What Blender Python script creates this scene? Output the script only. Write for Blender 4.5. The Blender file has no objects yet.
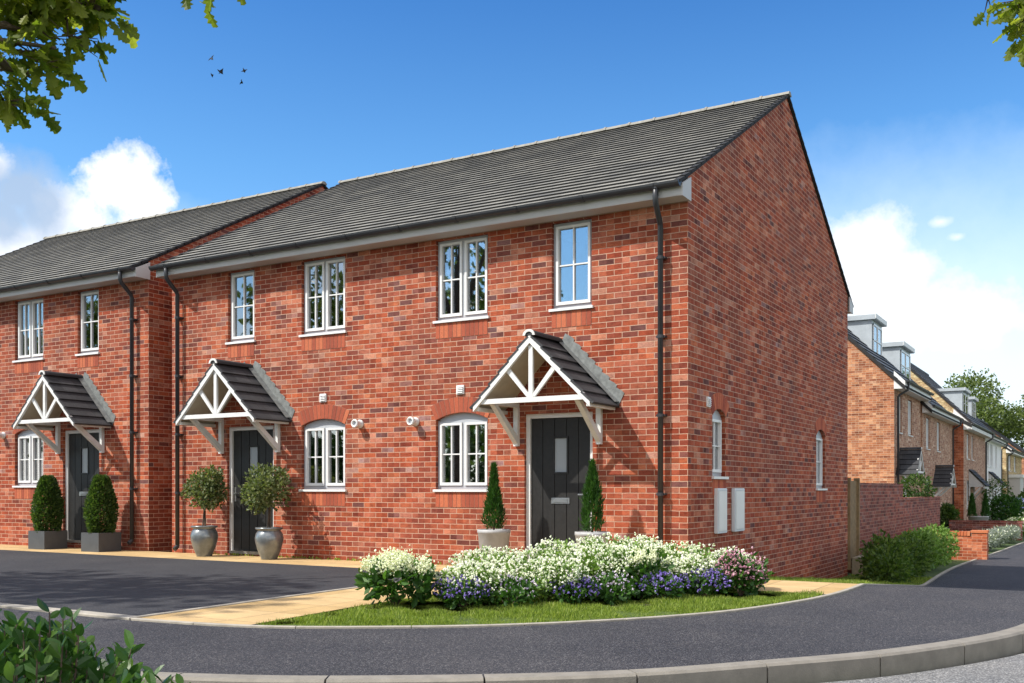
import bpy, bmesh, math, random
import numpy as np
from mathutils import Vector, Matrix
R = math.radians
rng = np.random.default_rng(7)
random.seed(7)
scene = bpy.context.scene
COL = scene.collection

# ------------------------------------------------------------------ camera
CAM = (4.518, -12.05, 1.10); FPX = 1007.0; HZ = 489.0
FW = (-.507, .862); RT = (.862, .507)
cd = bpy.data.cameras.new('camera'); cam = bpy.data.objects.new('camera', cd); COL.objects.link(cam)
cam.location = CAM
cam.rotation_euler = (R(90), 0, math.atan2(.507, .862))
cd.sensor_width = 36; cd.lens = FPX/1024*36; cd.shift_y = (HZ-341.5)/1024
cd.clip_start = .05; cd.clip_end = 5000
scene.camera = cam

def ray(px, py):
    a = (px-512)/FPX; b = (HZ-py)/FPX
    return Vector((FW[0]+a*RT[0], FW[1]+a*RT[1], b))
def at(px, py, Z):                       # world point seen at this pixel at depth Z metres
    return Vector(CAM) + ray(px, py)*Z
def gz(y):                               # ground falls gently along the side street
    if y <= 0: return 0.0
    if y < 7: return -.088*y
    if y < 8: return -.616-.044*(1-(8-y)**2)
    return -.66

# ------------------------------------------------------------------ materials
M = {}
def newmat(name):
    m = bpy.data.materials.new(name); m.use_nodes = True
    nt = m.node_tree; b = nt.nodes['Principled BSDF']; M[name] = m
    return m, nt, b
def lk(nt, a, b): nt.links.new(a, b)
def math_node(nt, op, a=None, b=None, c=None, clamp=False):
    n = nt.nodes.new('ShaderNodeMath'); n.operation = op; n.use_clamp = clamp
    for i, v in enumerate((a, b, c)):
        if v is None: continue
        if isinstance(v, (int, float)): n.inputs[i].default_value = v
        else: lk(nt, v, n.inputs[i])
    return n.outputs[0]
def ramp(nt, fac, stops, interp='LINEAR'):
    r = nt.nodes.new('ShaderNodeValToRGB'); r.color_ramp.interpolation = interp
    els = r.color_ramp.elements
    while len(els) < len(stops): els.new(.5)
    for e, (p, c) in zip(els, stops):
        e.position = p; e.color = (c[0], c[1], c[2], 1)
    lk(nt, fac, r.inputs[0]); return r.outputs[0]
def mix(nt, fac, a, b, mode='MIX'):
    n = nt.nodes.new('ShaderNodeMix'); n.data_type = 'RGBA'; n.blend_type = mode
    if isinstance(fac, (int, float)): n.inputs[0].default_value = fac
    else: lk(nt, fac, n.inputs[0])
    for i, v in ((6, a), (7, b)):
        if isinstance(v, tuple): n.inputs[i].default_value = (*v, 1)
        else: lk(nt, v, n.inputs[i])
    return n.outputs[2]
def noise(nt, vec, scale, detail=3, rough=.5):
    n = nt.nodes.new('ShaderNodeTexNoise'); n.inputs['Scale'].default_value = scale
    n.inputs['Detail'].default_value = detail; n.inputs['Roughness'].default_value = rough
    if vec is not None: lk(nt, vec, n.inputs['Vector'])
    return n.outputs['Fac']
def objco(nt):
    return nt.nodes.new('ShaderNodeTexCoord').outputs['Object']
def geopos(nt):
    return nt.nodes.new('ShaderNodeNewGeometry').outputs['Position']
def bump(nt, b, h, strength=.3, dist=.01):
    n = nt.nodes.new('ShaderNodeBump'); n.inputs['Strength'].default_value = strength
    n.inputs['Distance'].default_value = dist; lk(nt, h, n.inputs['Height']); lk(nt, n.outputs[0], b.inputs['Normal'])

def plain(name, col, rough=.6, var=.12, scale=8, metal=0, spec=.4, bmp=0):
    m, nt, b = newmat(name)
    n = noise(nt, geopos(nt), scale, 4, .6)
    lo = tuple(c*(1-var) for c in col); hi = tuple(min(1, c*(1+var)) for c in col)
    lk(nt, ramp(nt, n, [(.3, lo), (.7, hi)]), b.inputs['Base Color'])
    b.inputs['Roughness'].default_value = rough; b.inputs['Metallic'].default_value = metal
    b.inputs['Specular IOR Level'].default_value = spec
    if bmp: bump(nt, b, noise(nt, geopos(nt), scale*12, 3), bmp, .004)
    return m

def brick(name, stops, mortar, bw=.225, rh=.075, ms=.010, dirt=.25, stain=(.10, .05, .045)):
    m, nt, b = newmat(name)
    uv = nt.nodes.new('ShaderNodeUVMap').outputs[0]
    wob = nt.nodes.new('ShaderNodeTexNoise'); wob.inputs['Scale'].default_value = 9; wob.inputs['Detail'].default_value = 2
    lk(nt, uv, wob.inputs['Vector'])
    vm = nt.nodes.new('ShaderNodeVectorMath'); vm.operation = 'MULTIPLY_ADD'
    lk(nt, wob.outputs['Color'], vm.inputs[0]); vm.inputs[1].default_value = (.006, .006, 0); lk(nt, uv, vm.inputs[2])
    bt = nt.nodes.new('ShaderNodeTexBrick')
    lk(nt, vm.outputs[0], bt.inputs['Vector'])
    bt.inputs['Color1'].default_value = (0, 0, 0, 1); bt.inputs['Color2'].default_value = (1, 1, 1, 1)
    bt.inputs['Mortar'].default_value = (.5, .5, .5, 1)
    bt.inputs['Scale'].default_value = 1; bt.inputs['Mortar Size'].default_value = ms/2
    bt.inputs['Mortar Smooth'].default_value = .25
    bt.inputs['Brick Width'].default_value = bw; bt.inputs['Row Height'].default_value = rh
    bt.offset = .5
    # a second brick id so that the tint of neighbouring bricks decorrelates
    c0 = ramp(nt, bt.outputs['Color'], stops, 'LINEAR')
    sx = nt.nodes.new('ShaderNodeSeparateXYZ'); lk(nt, vm.outputs[0], sx.inputs[0])
    row = math_node(nt, 'FLOOR', math_node(nt, 'DIVIDE', sx.outputs[1], rh))
    odd = math_node(nt, 'MULTIPLY', math_node(nt, 'ABSOLUTE', math_node(nt, 'MODULO', row, 2.0)), bw*.5)
    colm = math_node(nt, 'FLOOR', math_node(nt, 'DIVIDE', math_node(nt, 'ADD', sx.outputs[0], odd), bw))
    cb = nt.nodes.new('ShaderNodeCombineXYZ'); lk(nt, row, cb.inputs[0]); lk(nt, colm, cb.inputs[1])
    wnz = nt.nodes.new('ShaderNodeTexWhiteNoise'); wnz.noise_dimensions = '2D'; lk(nt, cb.outputs[0], wnz.inputs['Vector'])
    c0 = mix(nt, .85, c0, ramp(nt, wnz.outputs['Value'], [(0, (.55,.50,.52)), (.10, (.72,.62,.60)), (.25, (.88,.84,.80)), (.55, (1.05,1.05,1.05)), (.80, (1.2,1.32,1.35)), (1, (1.32,1.7,1.9))]), 'MULTIPLY')
    pos = geopos(nt)
    big = noise(nt, pos, .9, 3, .6)
    c1 = mix(nt, math_node(nt, 'MULTIPLY', ramp(nt, big, [(.42, (0,0,0)), (.62, (1,1,1))]), dirt), c0, stain)
    fine = noise(nt, pos, 60, 4, .7)
    c2 = mix(nt, .35, c1, ramp(nt, fine, [(.3, (.25,.25,.25)), (.7, (1,1,1))]), 'MULTIPLY')
    gr = nt.nodes.new('ShaderNodeMapping'); gr.inputs['Scale'].default_value = (14, 30, 1)
    lk(nt, uv, gr.inputs['Vector'])
    g = noise(nt, gr.outputs[0], 1, 4, .7)
    c3 = mix(nt, .75, c2, ramp(nt, g, [(.30, (.55,.5,.5)), (.5, (1,1,1)), (.75, (1.25,1.2,1.15))]), 'MULTIPLY')
    # damp and dirt rising from the ground and slow runoff staining
    sp = nt.nodes.new('ShaderNodeSeparateXYZ'); lk(nt, uv, sp.inputs[0])
    rm = nt.nodes.new('ShaderNodeMapping'); rm.inputs['Scale'].default_value = (2.2, .35, 1); lk(nt, uv, rm.inputs['Vector'])
    run = noise(nt, rm.outputs[0], 1, 4, .65)
    lowz = math_node(nt, 'MULTIPLY', ramp(nt, math_node(nt, 'ADD', sp.outputs[1], math_node(nt, 'MULTIPLY', big, .5)), [(.15, (1,1,1)), (.62, (0,0,0))]), .28)
    c3 = mix(nt, lowz, c3, (.20,.045,.025))
    c3 = mix(nt, .5, c3, ramp(nt, run, [(.34, (.72,.68,.66)), (.5, (1,1,1)), (.68, (1.16,1.12,1.08))]), 'MULTIPLY')
    mo = mix(nt, .5, mortar, ramp(nt, fine, [(.3, (.5,.5,.5)), (.7, (1.15,1.15,1.15))]), 'MULTIPLY')
    lk(nt, mix(nt, bt.outputs['Fac'], c3, mo), b.inputs['Base Color'])
    b.inputs['Roughness'].default_value = .88; b.inputs['Specular IOR Level'].default_value = .2
    h = math_node(nt, 'SUBTRACT', math_node(nt, 'MULTIPLY', fine, .25), bt.outputs['Fac'])
    bump(nt, b, h, .8, .006)
    return m
RED = [(0, (.13,.055,.05)), (.05, (.20,.06,.045)), (.12, (.30,.06,.030)), (.20, (.40,.085,.038)), (.28, (.27,.058,.032)), (.40, (.44,.10,.042)), (.52, (.31,.06,.03)), (.62, (.47,.13,.058)), (.72, (.36,.08,.04)), (.80, (.52,.19,.11)), (.90, (.38,.09,.05)), (.96, (.50,.22,.14)), (1, (.27,.13,.12))]
brick('red_brick', RED, (.56, .36, .26), dirt=.55, stain=(.20,.06,.042))
brick('garden_brick', [(0, (.14,.05,.045)), (.4, (.30,.085,.06)), (.8, (.36,.12,.08)), (1, (.2,.1,.09))], (.42, .27, .21))
brick('orange_brick', [(0, (.30,.10,.05)), (.4, (.50,.19,.09)), (.75, (.58,.26,.13)), (1, (.40,.17,.10))], (.55, .40, .28), dirt=.1)
brick('bright_red_brick', [(0, (.32,.08,.04)), (.5, (.52,.14,.06)), (1, (.60,.20,.10))], (.55, .33, .22), dirt=.1)
brick('buff_brick', [(0, (.40,.27,.13)), (.5, (.56,.40,.20)), (1, (.66,.50,.28))], (.6, .5, .33), dirt=.1)
brick('brown_brick', [(0, (.36,.19,.12)), (.5, (.48,.27,.18)), (1, (.55,.35,.24))], (.52, .42, .33), dirt=.1)

def island(name, stops, rough=.85, bmp=True, spec=.3):
    m, nt, b = newmat(name)
    g = nt.nodes.new('ShaderNodeNewGeometry')
    c = ramp(nt, g.outputs['Random Per Island'], stops)
    f = noise(nt, g.outputs['Position'], 55, 4, .7)
    lk(nt, mix(nt, .4, c, ramp(nt, f, [(.3, (.4,.4,.4)), (.7, (1.1,1.1,1.1))]), 'MULTIPLY'), b.inputs['Base Color'])
    b.inputs['Roughness'].default_value = rough; b.inputs['Specular IOR Level'].default_value = spec
    if bmp: bump(nt, b, f, .3, .004)
    return m
island('arch_brick', [(0, (.26,.06,.035)), (.5, (.42,.10,.05)), (1, (.52,.15,.07))])
island('cap_brick', [(0, (.5,.13,.05)), (1, (.6,.22,.10))])
plain('mortar', (.28, .13, .085), .9, .2, 30)
plain('upvc_white', (.70, .70, .69), .35, .04, 3)
plain('frame_grey', (.40, .42, .45), .4, .05, 3)  # outer window frames: shade of the reveal is put into this grey
plain('fascia', (.47, .455, .44), .5, .04, 3)
plain('white_paint', (.68, .68, .66), .5, .10, 7)
plain('black_plastic', (.035, .037, .042), .35, .15, 5)
plain('door_charcoal', (.016, .0155, .015), .5, .25, 20)
plain('metal_handle', (.55, .56, .58), .3, .05, 3, metal=.9)
plain('lead', (.17, .18, .175), .55, .3, 14, bmp=.3)
plain('zinc', (.36, .40, .43), .45, .1, 3)
plain('curtain', (.16, .13, .10), .9, .15, 6)
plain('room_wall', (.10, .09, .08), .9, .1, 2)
plain('canopy_soffit', (.42, .38, .30), .8, .1, 5)
plain('pot_grey', (.36, .36, .36), .55, .10, 12, bmp=.1)
plain('box_planter', (.07, .075, .08), .5, .10, 5)
plain('soil', (.03, .02, .013), .95, .4, 30, bmp=.6)
plain('meter_box', (.62, .66, .70), .4, .03, 3)
plain('timber', (.22, .15, .075), .8, .25, 9, bmp=.3)
plain('stone_step', (.30, .25, .17), .85, .25, 12, bmp=.4)
plain('render_white', (.78, .78, .76), .8, .05, 3)
plain('bark', (.09, .065, .045), .9, .4, 14, bmp=.6)
plain('twig', (.10, .07, .05), .8, .3, 20)
plain('bird_black', (.012, .014, .02), .7, .1, 5)
plain('ridge_tile', (.25, .24, .21), .8, .25, 9, bmp=.4)
plain('tile_edge', (.022, .022, .023), .85, .3, 12)
plain('kerb_stone', (.22, .20, .17), .85, .16, 7, bmp=.5)
plain('edging', (.34, .31, .26), .85, .18, 9, bmp=.4)
plain('car_body', (.03, .05, .09), .2, .05, 3, spec=.6)
plain('tyre', (.02, .02, .02), .8, .1, 9)
# glazed metallic urn
m, nt, b = newmat('urn_glaze'); n = noise(nt, geopos(nt), 9, 4, .6)
lk(nt, ramp(nt, n, [(.3, (.16,.175,.18)), (.7, (.26,.28,.285))]), b.inputs['Base Color'])
b.inputs['Roughness'].default_value = .28; b.inputs['Metallic'].default_value = .55
# glass: strong reflection over a see-through pane
m, nt, b = newmat('glass'); nt.nodes.remove(b)
out = nt.nodes['Material Output']
gl = nt.nodes.new('ShaderNodeBsdfGlossy'); gl.inputs['Roughness'].default_value = .015; gl.inputs['Color'].default_value = (.93,.96,1,1)
nn = nt.nodes.new('ShaderNodeBump'); nn.inputs['Strength'].default_value = .03; nn.inputs['Distance'].default_value = .02
lk(nt, noise(nt, geopos(nt), 2.2, 1), nn.inputs['Height']); lk(nt, nn.outputs[0], gl.inputs['Normal'])
tr = nt.nodes.new('ShaderNodeBsdfTransparent'); tr.inputs['Color'].default_value = (.75,.78,.78,1)
fr = nt.nodes.new('ShaderNodeFresnel'); fr.inputs['IOR'].default_value = 1.7
ms = nt.nodes.new('ShaderNodeMixShader')
lk(nt, math_node(nt, 'MULTIPLY_ADD', fr.outputs[0], 1.0, .22, clamp=True), ms.inputs[0])
lk(nt, tr.outputs[0], ms.inputs[1]); lk(nt, gl.outputs[0], ms.inputs[2]); lk(nt, ms.outputs[0], out.inputs[0])
m, nt, b = newmat('frosted_glass'); b.inputs['Base Color'].default_value = (.32,.35,.38,1); b.inputs['Roughness'].default_value = .25
# roof tiles: per-tile tint from the brick pattern
def tiles(name, lo, hi, tw=.29, rh=.218):
    m, nt, b = newmat(name)
    uv = nt.nodes.new('ShaderNodeUVMap').outputs[0]
    bt = nt.nodes.new('ShaderNodeTexBrick'); lk(nt, uv, bt.inputs['Vector'])
    bt.inputs['Color1'].default_value = (0,0,0,1); bt.inputs['Color2'].default_value = (1,1,1,1)
    bt.inputs['Mortar'].default_value = (.0,.0,.0,1); bt.inputs['Scale'].default_value = 1
    bt.inputs['Brick Width'].default_value = tw; bt.inputs['Row Height'].default_value = rh; bt.inputs['Mortar Size'].default_value = .003
    bt.inputs['Mortar Smooth'].default_value = .3
    c = ramp(nt, bt.outputs['Color'], [(0, lo), (1, hi)])
    p = geopos(nt)
    c = mix(nt, .6, c, ramp(nt, noise(nt, p, 1.3, 5, .65), [(.32, (.6,.6,.62)), (.7, (1.2,1.17,1.1))]), 'MULTIPLY')
    c = mix(nt, .5, c, ramp(nt, noise(nt, p, 45, 4, .7), [(.3, (.55,.55,.55)), (.7, (1.25,1.25,1.25))]), 'MULTIPLY')
    lk(nt, mix(nt, bt.outputs['Fac'], c, (.02,.02,.02)), b.inputs['Base Color'])
    b.inputs['Roughness'].default_value = .8; b.inputs['Specular IOR Level'].default_value = .3
    return m
tiles('roof_tile', (.16,.158,.147), (.27,.263,.237))
tiles('canopy_tile', (.035,.037,.042), (.062,.064,.07), .30, .2)
tiles('slate_tile', (.08,.09,.11), (.13,.145,.17), .3, .3)
# asphalt
def asphalt(name, base, speck, sc=150, amount=.62):
    m, nt, b = newmat(name); p = geopos(nt)
    v = nt.nodes.new('ShaderNodeTexVoronoi'); v.inputs['Scale'].default_value = sc; lk(nt, p, v.inputs['Vector'])
    r = ramp(nt, v.outputs['Color'], [(amount, base), (.97, speck)])
    n1 = noise(nt, p, 1.1, 4, .6)
    pt_ = noise(nt, p, .33, 5, .7)
    r = mix(nt, .7, r, ramp(nt, pt_, [(.36, (.68,.70,.74)), (.5, (1,1,1)), (.64, (1.22,1.2,1.16))]), 'MULTIPLY')
    c = mix(nt, .55, r, ramp(nt, n1, [(.3, (.72,.74,.8)), (.7, (1.2,1.17,1.12))]), 'MULTIPLY')
    c = mix(nt, .5, c, ramp(nt, noise(nt, p, 90, 3, .8), [(.35, (.5,.5,.5)), (.65, (1.4,1.4,1.4))]), 'MULTIPLY')
    lk(nt, c, b.inputs['Base Color']); b.inputs['Roughness'].default_value = .85; b.inputs['Specular IOR Level'].default_value = .35
    bump(nt, b, v.outputs['Distance'], .6, .006)
asphalt('asphalt_footway', (.027,.027,.033), (.21,.20,.20))
asphalt('asphalt_drive', (.032,.033,.038), (.12,.12,.13), 170, .7)
asphalt('asphalt_road', (.13,.128,.125), (.42,.41,.39), 110, .45)
# yellow paving slabs
m, nt, b = newmat('paving'); p = geopos(nt)
bt = nt.nodes.new('ShaderNodeTexBrick'); lk(nt, p, bt.inputs['Vector'])
bt.inputs['Color1'].default_value = (.45,.31,.135,1); bt.inputs['Color2'].default_value = (.56,.40,.20,1); bt.inputs['Mortar'].default_value = (.22,.15,.08,1)
bt.inputs['Scale'].default_value = 1; bt.inputs['Brick Width'].default_value = .6; bt.inputs['Row Height'].default_value = .6; bt.inputs['Mortar Size'].default_value = .006; bt.offset = .0
c = mix(nt, .6, bt.outputs['Color'], ramp(nt, noise(nt, p, 2.5, 5, .65), [(.3, (.7,.66,.6)), (.7, (1.15,1.1,1.05))]), 'MULTIPLY')
c = mix(nt, .4, c, ramp(nt, noise(nt, p, 70, 4, .7), [(.3, (.6,.6,.6)), (.7, (1.2,1.2,1.2))]), 'MULTIPLY')
lk(nt, c, b.inputs['Base Color']); b.inputs['Roughness'].default_value = .85
bump(nt, b, noise(nt, p, 60, 3), .3, .004)
plain('lawn_soil', (.055, .085, .02), .95, .35, 6, bmp=.5)
plain('terrain', (.07, .10, .03), .95, .3, .4)

def leafmat(name, stops, transl=.35, rough=.5):
    m, nt, b = newmat(name)
    g = nt.nodes.new('ShaderNodeNewGeometry')
    big = noise(nt, g.outputs['Position'], 3.5, 2)
    f = math_node(nt, 'ADD', math_node(nt, 'MULTIPLY', g.outputs['Random Per Island'], .75), math_node(nt, 'MULTIPLY', big, .25))
    c = ramp(nt, f, stops)
    lk(nt, c, b.inputs['Base Color']); b.inputs['Roughness'].default_value = rough
    b.inputs['Specular IOR Level'].default_value = .35
    t = nt.nodes.new('ShaderNodeBsdfTranslucent'); lk(nt, mix(nt, 1.0, c, (1.5,1.6,.7), 'MULTIPLY'), t.inputs['Color'])
    ms = nt.nodes.new('ShaderNodeMixShader'); ms.inputs[0].default_value = transl
    lk(nt, b.outputs[0], ms.inputs[1]); lk(nt, t.outputs[0], ms.inputs[2])
    lk(nt, ms.outputs[0], nt.nodes['Material Output'].inputs[0])
    return m
leafmat('leaf_bay', [(0, (.03,.055,.014)), (.4, (.09,.125,.04)), (.75, (.20,.23,.10)), (1, (.36,.37,.22))])
leafmat('leaf_conifer', [(0, (.012,.045,.008)), (.5, (.03,.095,.014)), (1, (.07,.16,.03))])
leafmat('leaf_box', [(0, (.02,.05,.01)), (.5, (.05,.10,.02)), (1, (.12,.17,.045))])
leafmat('leaf_shrub', [(0, (.03,.065,.012)), (.5, (.07,.13,.022)), (1, (.16,.23,.045))])
leafmat('leaf_bed', [(0, (.05,.10,.018)), (.5, (.13,.23,.04)), (1, (.28,.42,.12))])
leafmat('leaf_hydrangea', [(0, (.018,.055,.01)), (.6, (.045,.12,.02)), (1, (.12,.24,.04))])
leafmat('leaf_bush', [(0, (.02,.06,.014)), (.5, (.05,.12,.025)), (1, (.13,.22,.04))], .3, .35)
leafmat('leaf_oak', [(0, (.07,.11,.012)), (.5, (.15,.19,.025)), (1, (.28,.29,.05))], .6)
leafmat('leaf_tree', [(0, (.04,.07,.016)), (.5, (.10,.14,.035)), (1, (.19,.24,.07))], .35)
leafmat('leaf_lavender', [(0, (.14,.18,.14)), (.5, (.24,.28,.24)), (1, (.34,.36,.38))])
leafmat('grass_blade', [(0, (.07,.11,.012)), (.4, (.15,.22,.028)), (.8, (.31,.38,.07)), (1, (.5,.48,.22))], .4)
leafmat('petal_white', [(0, (.50,.60,.36)), (.3, (.76,.80,.66)), (.7, (.88,.86,.86)), (.88, (.80,.74,.84)), (1, (.70,.50,.68))], .25, .7)
leafmat('petal_cream', [(0, (.60,.66,.42)), (.5, (.80,.80,.66)), (1, (.88,.88,.82))], .25, .7)
leafmat('petal_purple', [(0, (.08,.05,.30)), (.5, (.20,.14,.50)), (1, (.45,.38,.75))], .25, .7)
leafmat('petal_pink', [(0, (.35,.10,.20)), (.5, (.60,.32,.42)), (1, (.80,.62,.66))], .25, .7)
leafmat('petal_lilac', [(0, (.30,.22,.45)), (.5, (.55,.48,.65)), (1, (.82,.78,.85))], .25, .7)
leafmat('petal_blue', [(0, (.15,.18,.45)), (1, (.40,.42,.70))], .25, .7)

# ------------------------------------------------------------------ object helpers
def link(o, parent=None):
    COL.objects.link(o)
    if parent is not None: o.parent = parent
    return o
def tag(o, label=None, cat=None, group=None, kind=None):
    if label: o['label'] = label
    if cat: o['category'] = cat
    if group: o['group'] = group
    if kind: o['kind'] = kind
    return o
def empty(name, loc=(0,0,0), rz=0, **k):
    o = bpy.data.objects.new(name, None); o.location = loc; o.rotation_euler = (0,0,rz); o.empty_display_size = .2
    link(o); return tag(o, **k)
TI = lambda u, d, z: (u, -d, z)            # facade facing -y: u along x, d outward, z up

class MB:
    def __init__(s, T=None): s.v = []; s.f = []; s.mi = []; s.T = T
    def P(s, p): return tuple(s.T(*p)) if s.T else tuple(p)
    def add(s, pts, faces, mi=0):
        o = len(s.v); s.v += [s.P(p) for p in pts]; s.f += [tuple(i+o for i in f) for f in faces]; s.mi += [mi]*len(faces)
    def quad(s, a, b, c, d, mi=0): s.add([a, b, c, d], [(0,1,2,3)], mi)
    def box(s, a0, a1, b0, b1, c0, c1, mi=0):
        p = [(a, b, c) for c in (c0, c1) for b in (b0, b1) for a in (a0, a1)]
        s.add(p, [(0,2,3,1), (4,5,7,6), (0,1,5,4), (2,6,7,3), (0,4,6,2), (1,3,7,5)], mi)
    def prism(s, poly, e0, e1, axis=1, mi=0):   # polygon in the two other axes extruded along axis
        n = len(poly)
        def mk(p, e):
            if axis == 0: return (e, p[0], p[1])
            if axis == 1: return (p[0], e, p[1])
            return (p[0], p[1], e)
        pts = [mk(p, e0) for p in poly] + [mk(p, e1) for p in poly]
        s.add(pts, [tuple(range(n))[::-1], tuple(range(n, 2*n))] + [(i, (i+1) % n, n+(i+1) % n, n+i) for i in range(n)], mi)
    def beam(s, p, q, w, h, up=(0,0,1), mi=0):
        p, q, up = Vector(p), Vector(q), Vector(up)
        d = (q-p).normalized(); sd = d.cross(up)
        if sd.length < 1e-4: sd = d.cross(Vector((0,1,0)))
        sd.normalize(); u2 = sd.cross(d)
        pts = [tuple(c + sd*(i*w/2) + u2*(j*h/2)) for c in (p, q) for i, j in ((-1,-1), (1,-1), (1,1), (-1,1))]
        s.add(pts, [(3,2,1,0), (4,5,6,7), (0,1,5,4), (1,2,6,5), (2,3,7,6), (3,0,4,7)], mi)
    def tube(s, path, rad, n=8, mi=0, cap=True):
        path = [Vector(p) for p in path]
        if isinstance(rad, (int, float)): rad = [rad]*len(path)
        rings = []; a = None
        for i, p in enumerate(path):
            d = (path[min(i+1, len(path)-1)] - path[max(i-1, 0)]).normalized()
            if a is None:
                a = d.cross(Vector((0,0,1)))
                if a.length < .05: a = d.cross(Vector((0,1,0)))
            else: a = a - d*a.dot(d)
            a.normalize(); b = d.cross(a)
            rings.append([tuple(p + (a*math.cos(2*math.pi*k/n) + b*math.sin(2*math.pi*k/n))*rad[i]) for k in range(n)])
        pts = [q for r in rings for q in r]; fs = []
        for i in range(len(path)-1):
            for k in range(n):
                fs.append((i*n+k, i*n+(k+1) % n, (i+1)*n+(k+1) % n, (i+1)*n+k))
        if cap: fs += [tuple(range(n))[::-1], tuple(range((len(path)-1)*n, len(path)*n))]
        s.add(pts, fs, mi)
    def lathe(s, prof, c=(0,0,0), n=32, mi=0):
        pts = []; fs = []
        for r, z in prof:
            for k in range(n):
                a = 2*math.pi*k/n; pts.append((c[0]+r*math.cos(a), c[1]+r*math.sin(a), c[2]+z))
        for i in range(len(prof)-1):
            for k in range(n): fs.append((i*n+k, i*n+(k+1) % n, (i+1)*n+(k+1) % n, (i+1)*n+k))
        s.add(pts, fs, mi)
    def build(s, name, mats, parent=None, smooth=False, uv=True, fix=True, bevel=0):
        me = bpy.data.meshes.new(name); me.from_pydata(s.v, [], s.f)
        if not isinstance(mats, (list, tuple)): mats = [mats]
        for m in mats: me.materials.append(M[m])
        me.polygons.foreach_set('material_index', s.mi)
        if smooth: me.polygons.foreach_set('use_smooth', [True]*len(s.f))
        if fix:
            bm = bmesh.new(); bm.from_mesh(me); bmesh.ops.recalc_face_normals(bm, faces=bm.faces)
            if bevel:
                bmesh.ops.remove_doubles(bm, verts=bm.verts, dist=1e-5)
                es = [e for e in bm.edges if len(e.link_faces) == 2 and e.calc_face_angle(0) > .5]
                bmesh.ops.bevel(bm, geom=es, offset=bevel, segments=2, affect='EDGES', clamp_overlap=True)
            bm.to_mesh(me); bm.free()
        if uv:
            L = me.uv_layers.new(name='UVMap'); co = np.empty(len(me.vertices)*3); me.vertices.foreach_get('co', co); co = co.reshape(-1, 3)
            vi = np.empty(len(me.loops), int); me.loops.foreach_get('vertex_index', vi)
            nr = np.empty(len(me.polygons)*3); me.polygons.foreach_get('normal', nr); nr = np.abs(nr.reshape(-1, 3))
            lt = np.empty(len(me.polygons), int); me.polygons.foreach_get('loop_total', lt)
            nl = np.repeat(nr, lt, axis=0); c = co[vi]
            isx = (nl[:,0] > nl[:,1]) & (nl[:,0] > nl[:,2]*.8); isy = (~isx) & (nl[:,1] > nl[:,2]*.8)
            u = np.where(isx, c[:,1]+.1125, c[:,0]); v = np.where(isx | isy, c[:,2], c[:,1])
            L.data.foreach_set('uv', np.stack([u, v], 1).ravel())
        o = bpy.data.objects.new(name, me); link(o, parent); return o

# scattering of leaf-like faces -----------------------------------------------------------
RHOMB = ([(0,0,0), (-.32,.45,.06), (0,1,0), (.32,.45,.06)], [(0,1,2), (0,2,3)])
LEAF6 = ([(0,0,0), (-.22,.25,.05), (-.26,.6,.07), (0,1,0), (.26,.6,.07), (.22,.25,.05)], [(0,1,2,3), (0,3,4,5)])
NEEDLE = ([(-.12,0,0), (.12,0,0), (0,1,0)], [(0,1,2)])
LEAFL = ([(0,0,0), (-.12,.08,.02), (-.24,.3,.05), (-.27,.55,.06), (-.18,.8,.04), (0,1,-.03), (.18,.8,.04), (.27,.55,.06), (.24,.3,.05), (.12,.08,.02), (0,.5,-.02)],
         [(0,1,2,10), (10,2,3,4), (10,4,5), (10,5,6), (10,6,7,8), (0,10,8,9)])
OAK = ([(0,0,0), (-.07,.12,.01), (-.2,.22,.05), (-.12,.34,.03), (-.32,.45,.08), (-.17,.56,.04), (-.32,.72,.06), (-.15,.78,.03), (-.17,.95,.02), (0,1,-.02), (.17,.95,.02), (.15,.78,.03), (.32,.72,.06), (.17,.56,.04), (.32,.45,.08), (.12,.34,.03), (.2,.22,.05), (.07,.12,.01), (0,.35,-.02), (0,.6,-.03), (0,.8,-.02)],
       [(0,1,2,3,18), (18,3,4,5), (18,5,19), (19,5,6,7), (19,7,20), (20,7,8,9), (20,9,10,11), (20,11,19), (19,11,12,13), (19,13,18), (18,13,14,15), (18,15,16,17,0)])
PUFF = ([(.5,0,0), (0,.5,0), (-.5,0,0), (0,-.5,0), (0,0,.35), (0,0,-.2)], [(0,1,4), (1,2,4), (2,3,4), (3,0,4), (1,0,5), (2,1,5), (3,2,5), (0,3,5)])
def scatter(tpl, P, D, S, jitter=.6):
    """instances of a template at points P, long axis near D (n,3), sizes S"""
    tv = np.array(tpl[0], float); n = len(P)
    D = D + rng.normal(0, jitter, (n, 3)); D /= np.linalg.norm(D, axis=1)[:, None] + 1e-9
    Q = rng.normal(0, 1, (n, 3)); X = np.cross(D, Q); X /= np.linalg.norm(X, axis=1)[:, None] + 1e-9
    N = np.cross(X, D)
    V = (P[:, None, :] + (tv[None, :, 0:1]*X[:, None, :] + tv[None, :, 1:2]*D[:, None, :] + tv[None, :, 2:3]*N[:, None, :])*np.asarray(S)[:, None, None])
    k = len(tv); V = V.reshape(-1, 3)
    F = []
    for f in tpl[1]:
        F.append((np.arange(n)[:, None]*k + np.array(f)[None, :]).tolist())
    return V, [tuple(x) for g in F for x in g]
def leafobj(name, parts, mat, parent=None, smooth=False):
    V = []; F = []; o = 0
    for v, f in parts:
        V.append(v); F += [tuple(i+o for i in t) for t in f]; o += len(v)
    V = np.concatenate(V); me = bpy.data.meshes.new(name); me.from_pydata(V.tolist(), [], F); me.materials.append(M[mat])
    ob = bpy.data.objects.new(name, me); return link(ob, parent)
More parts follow.
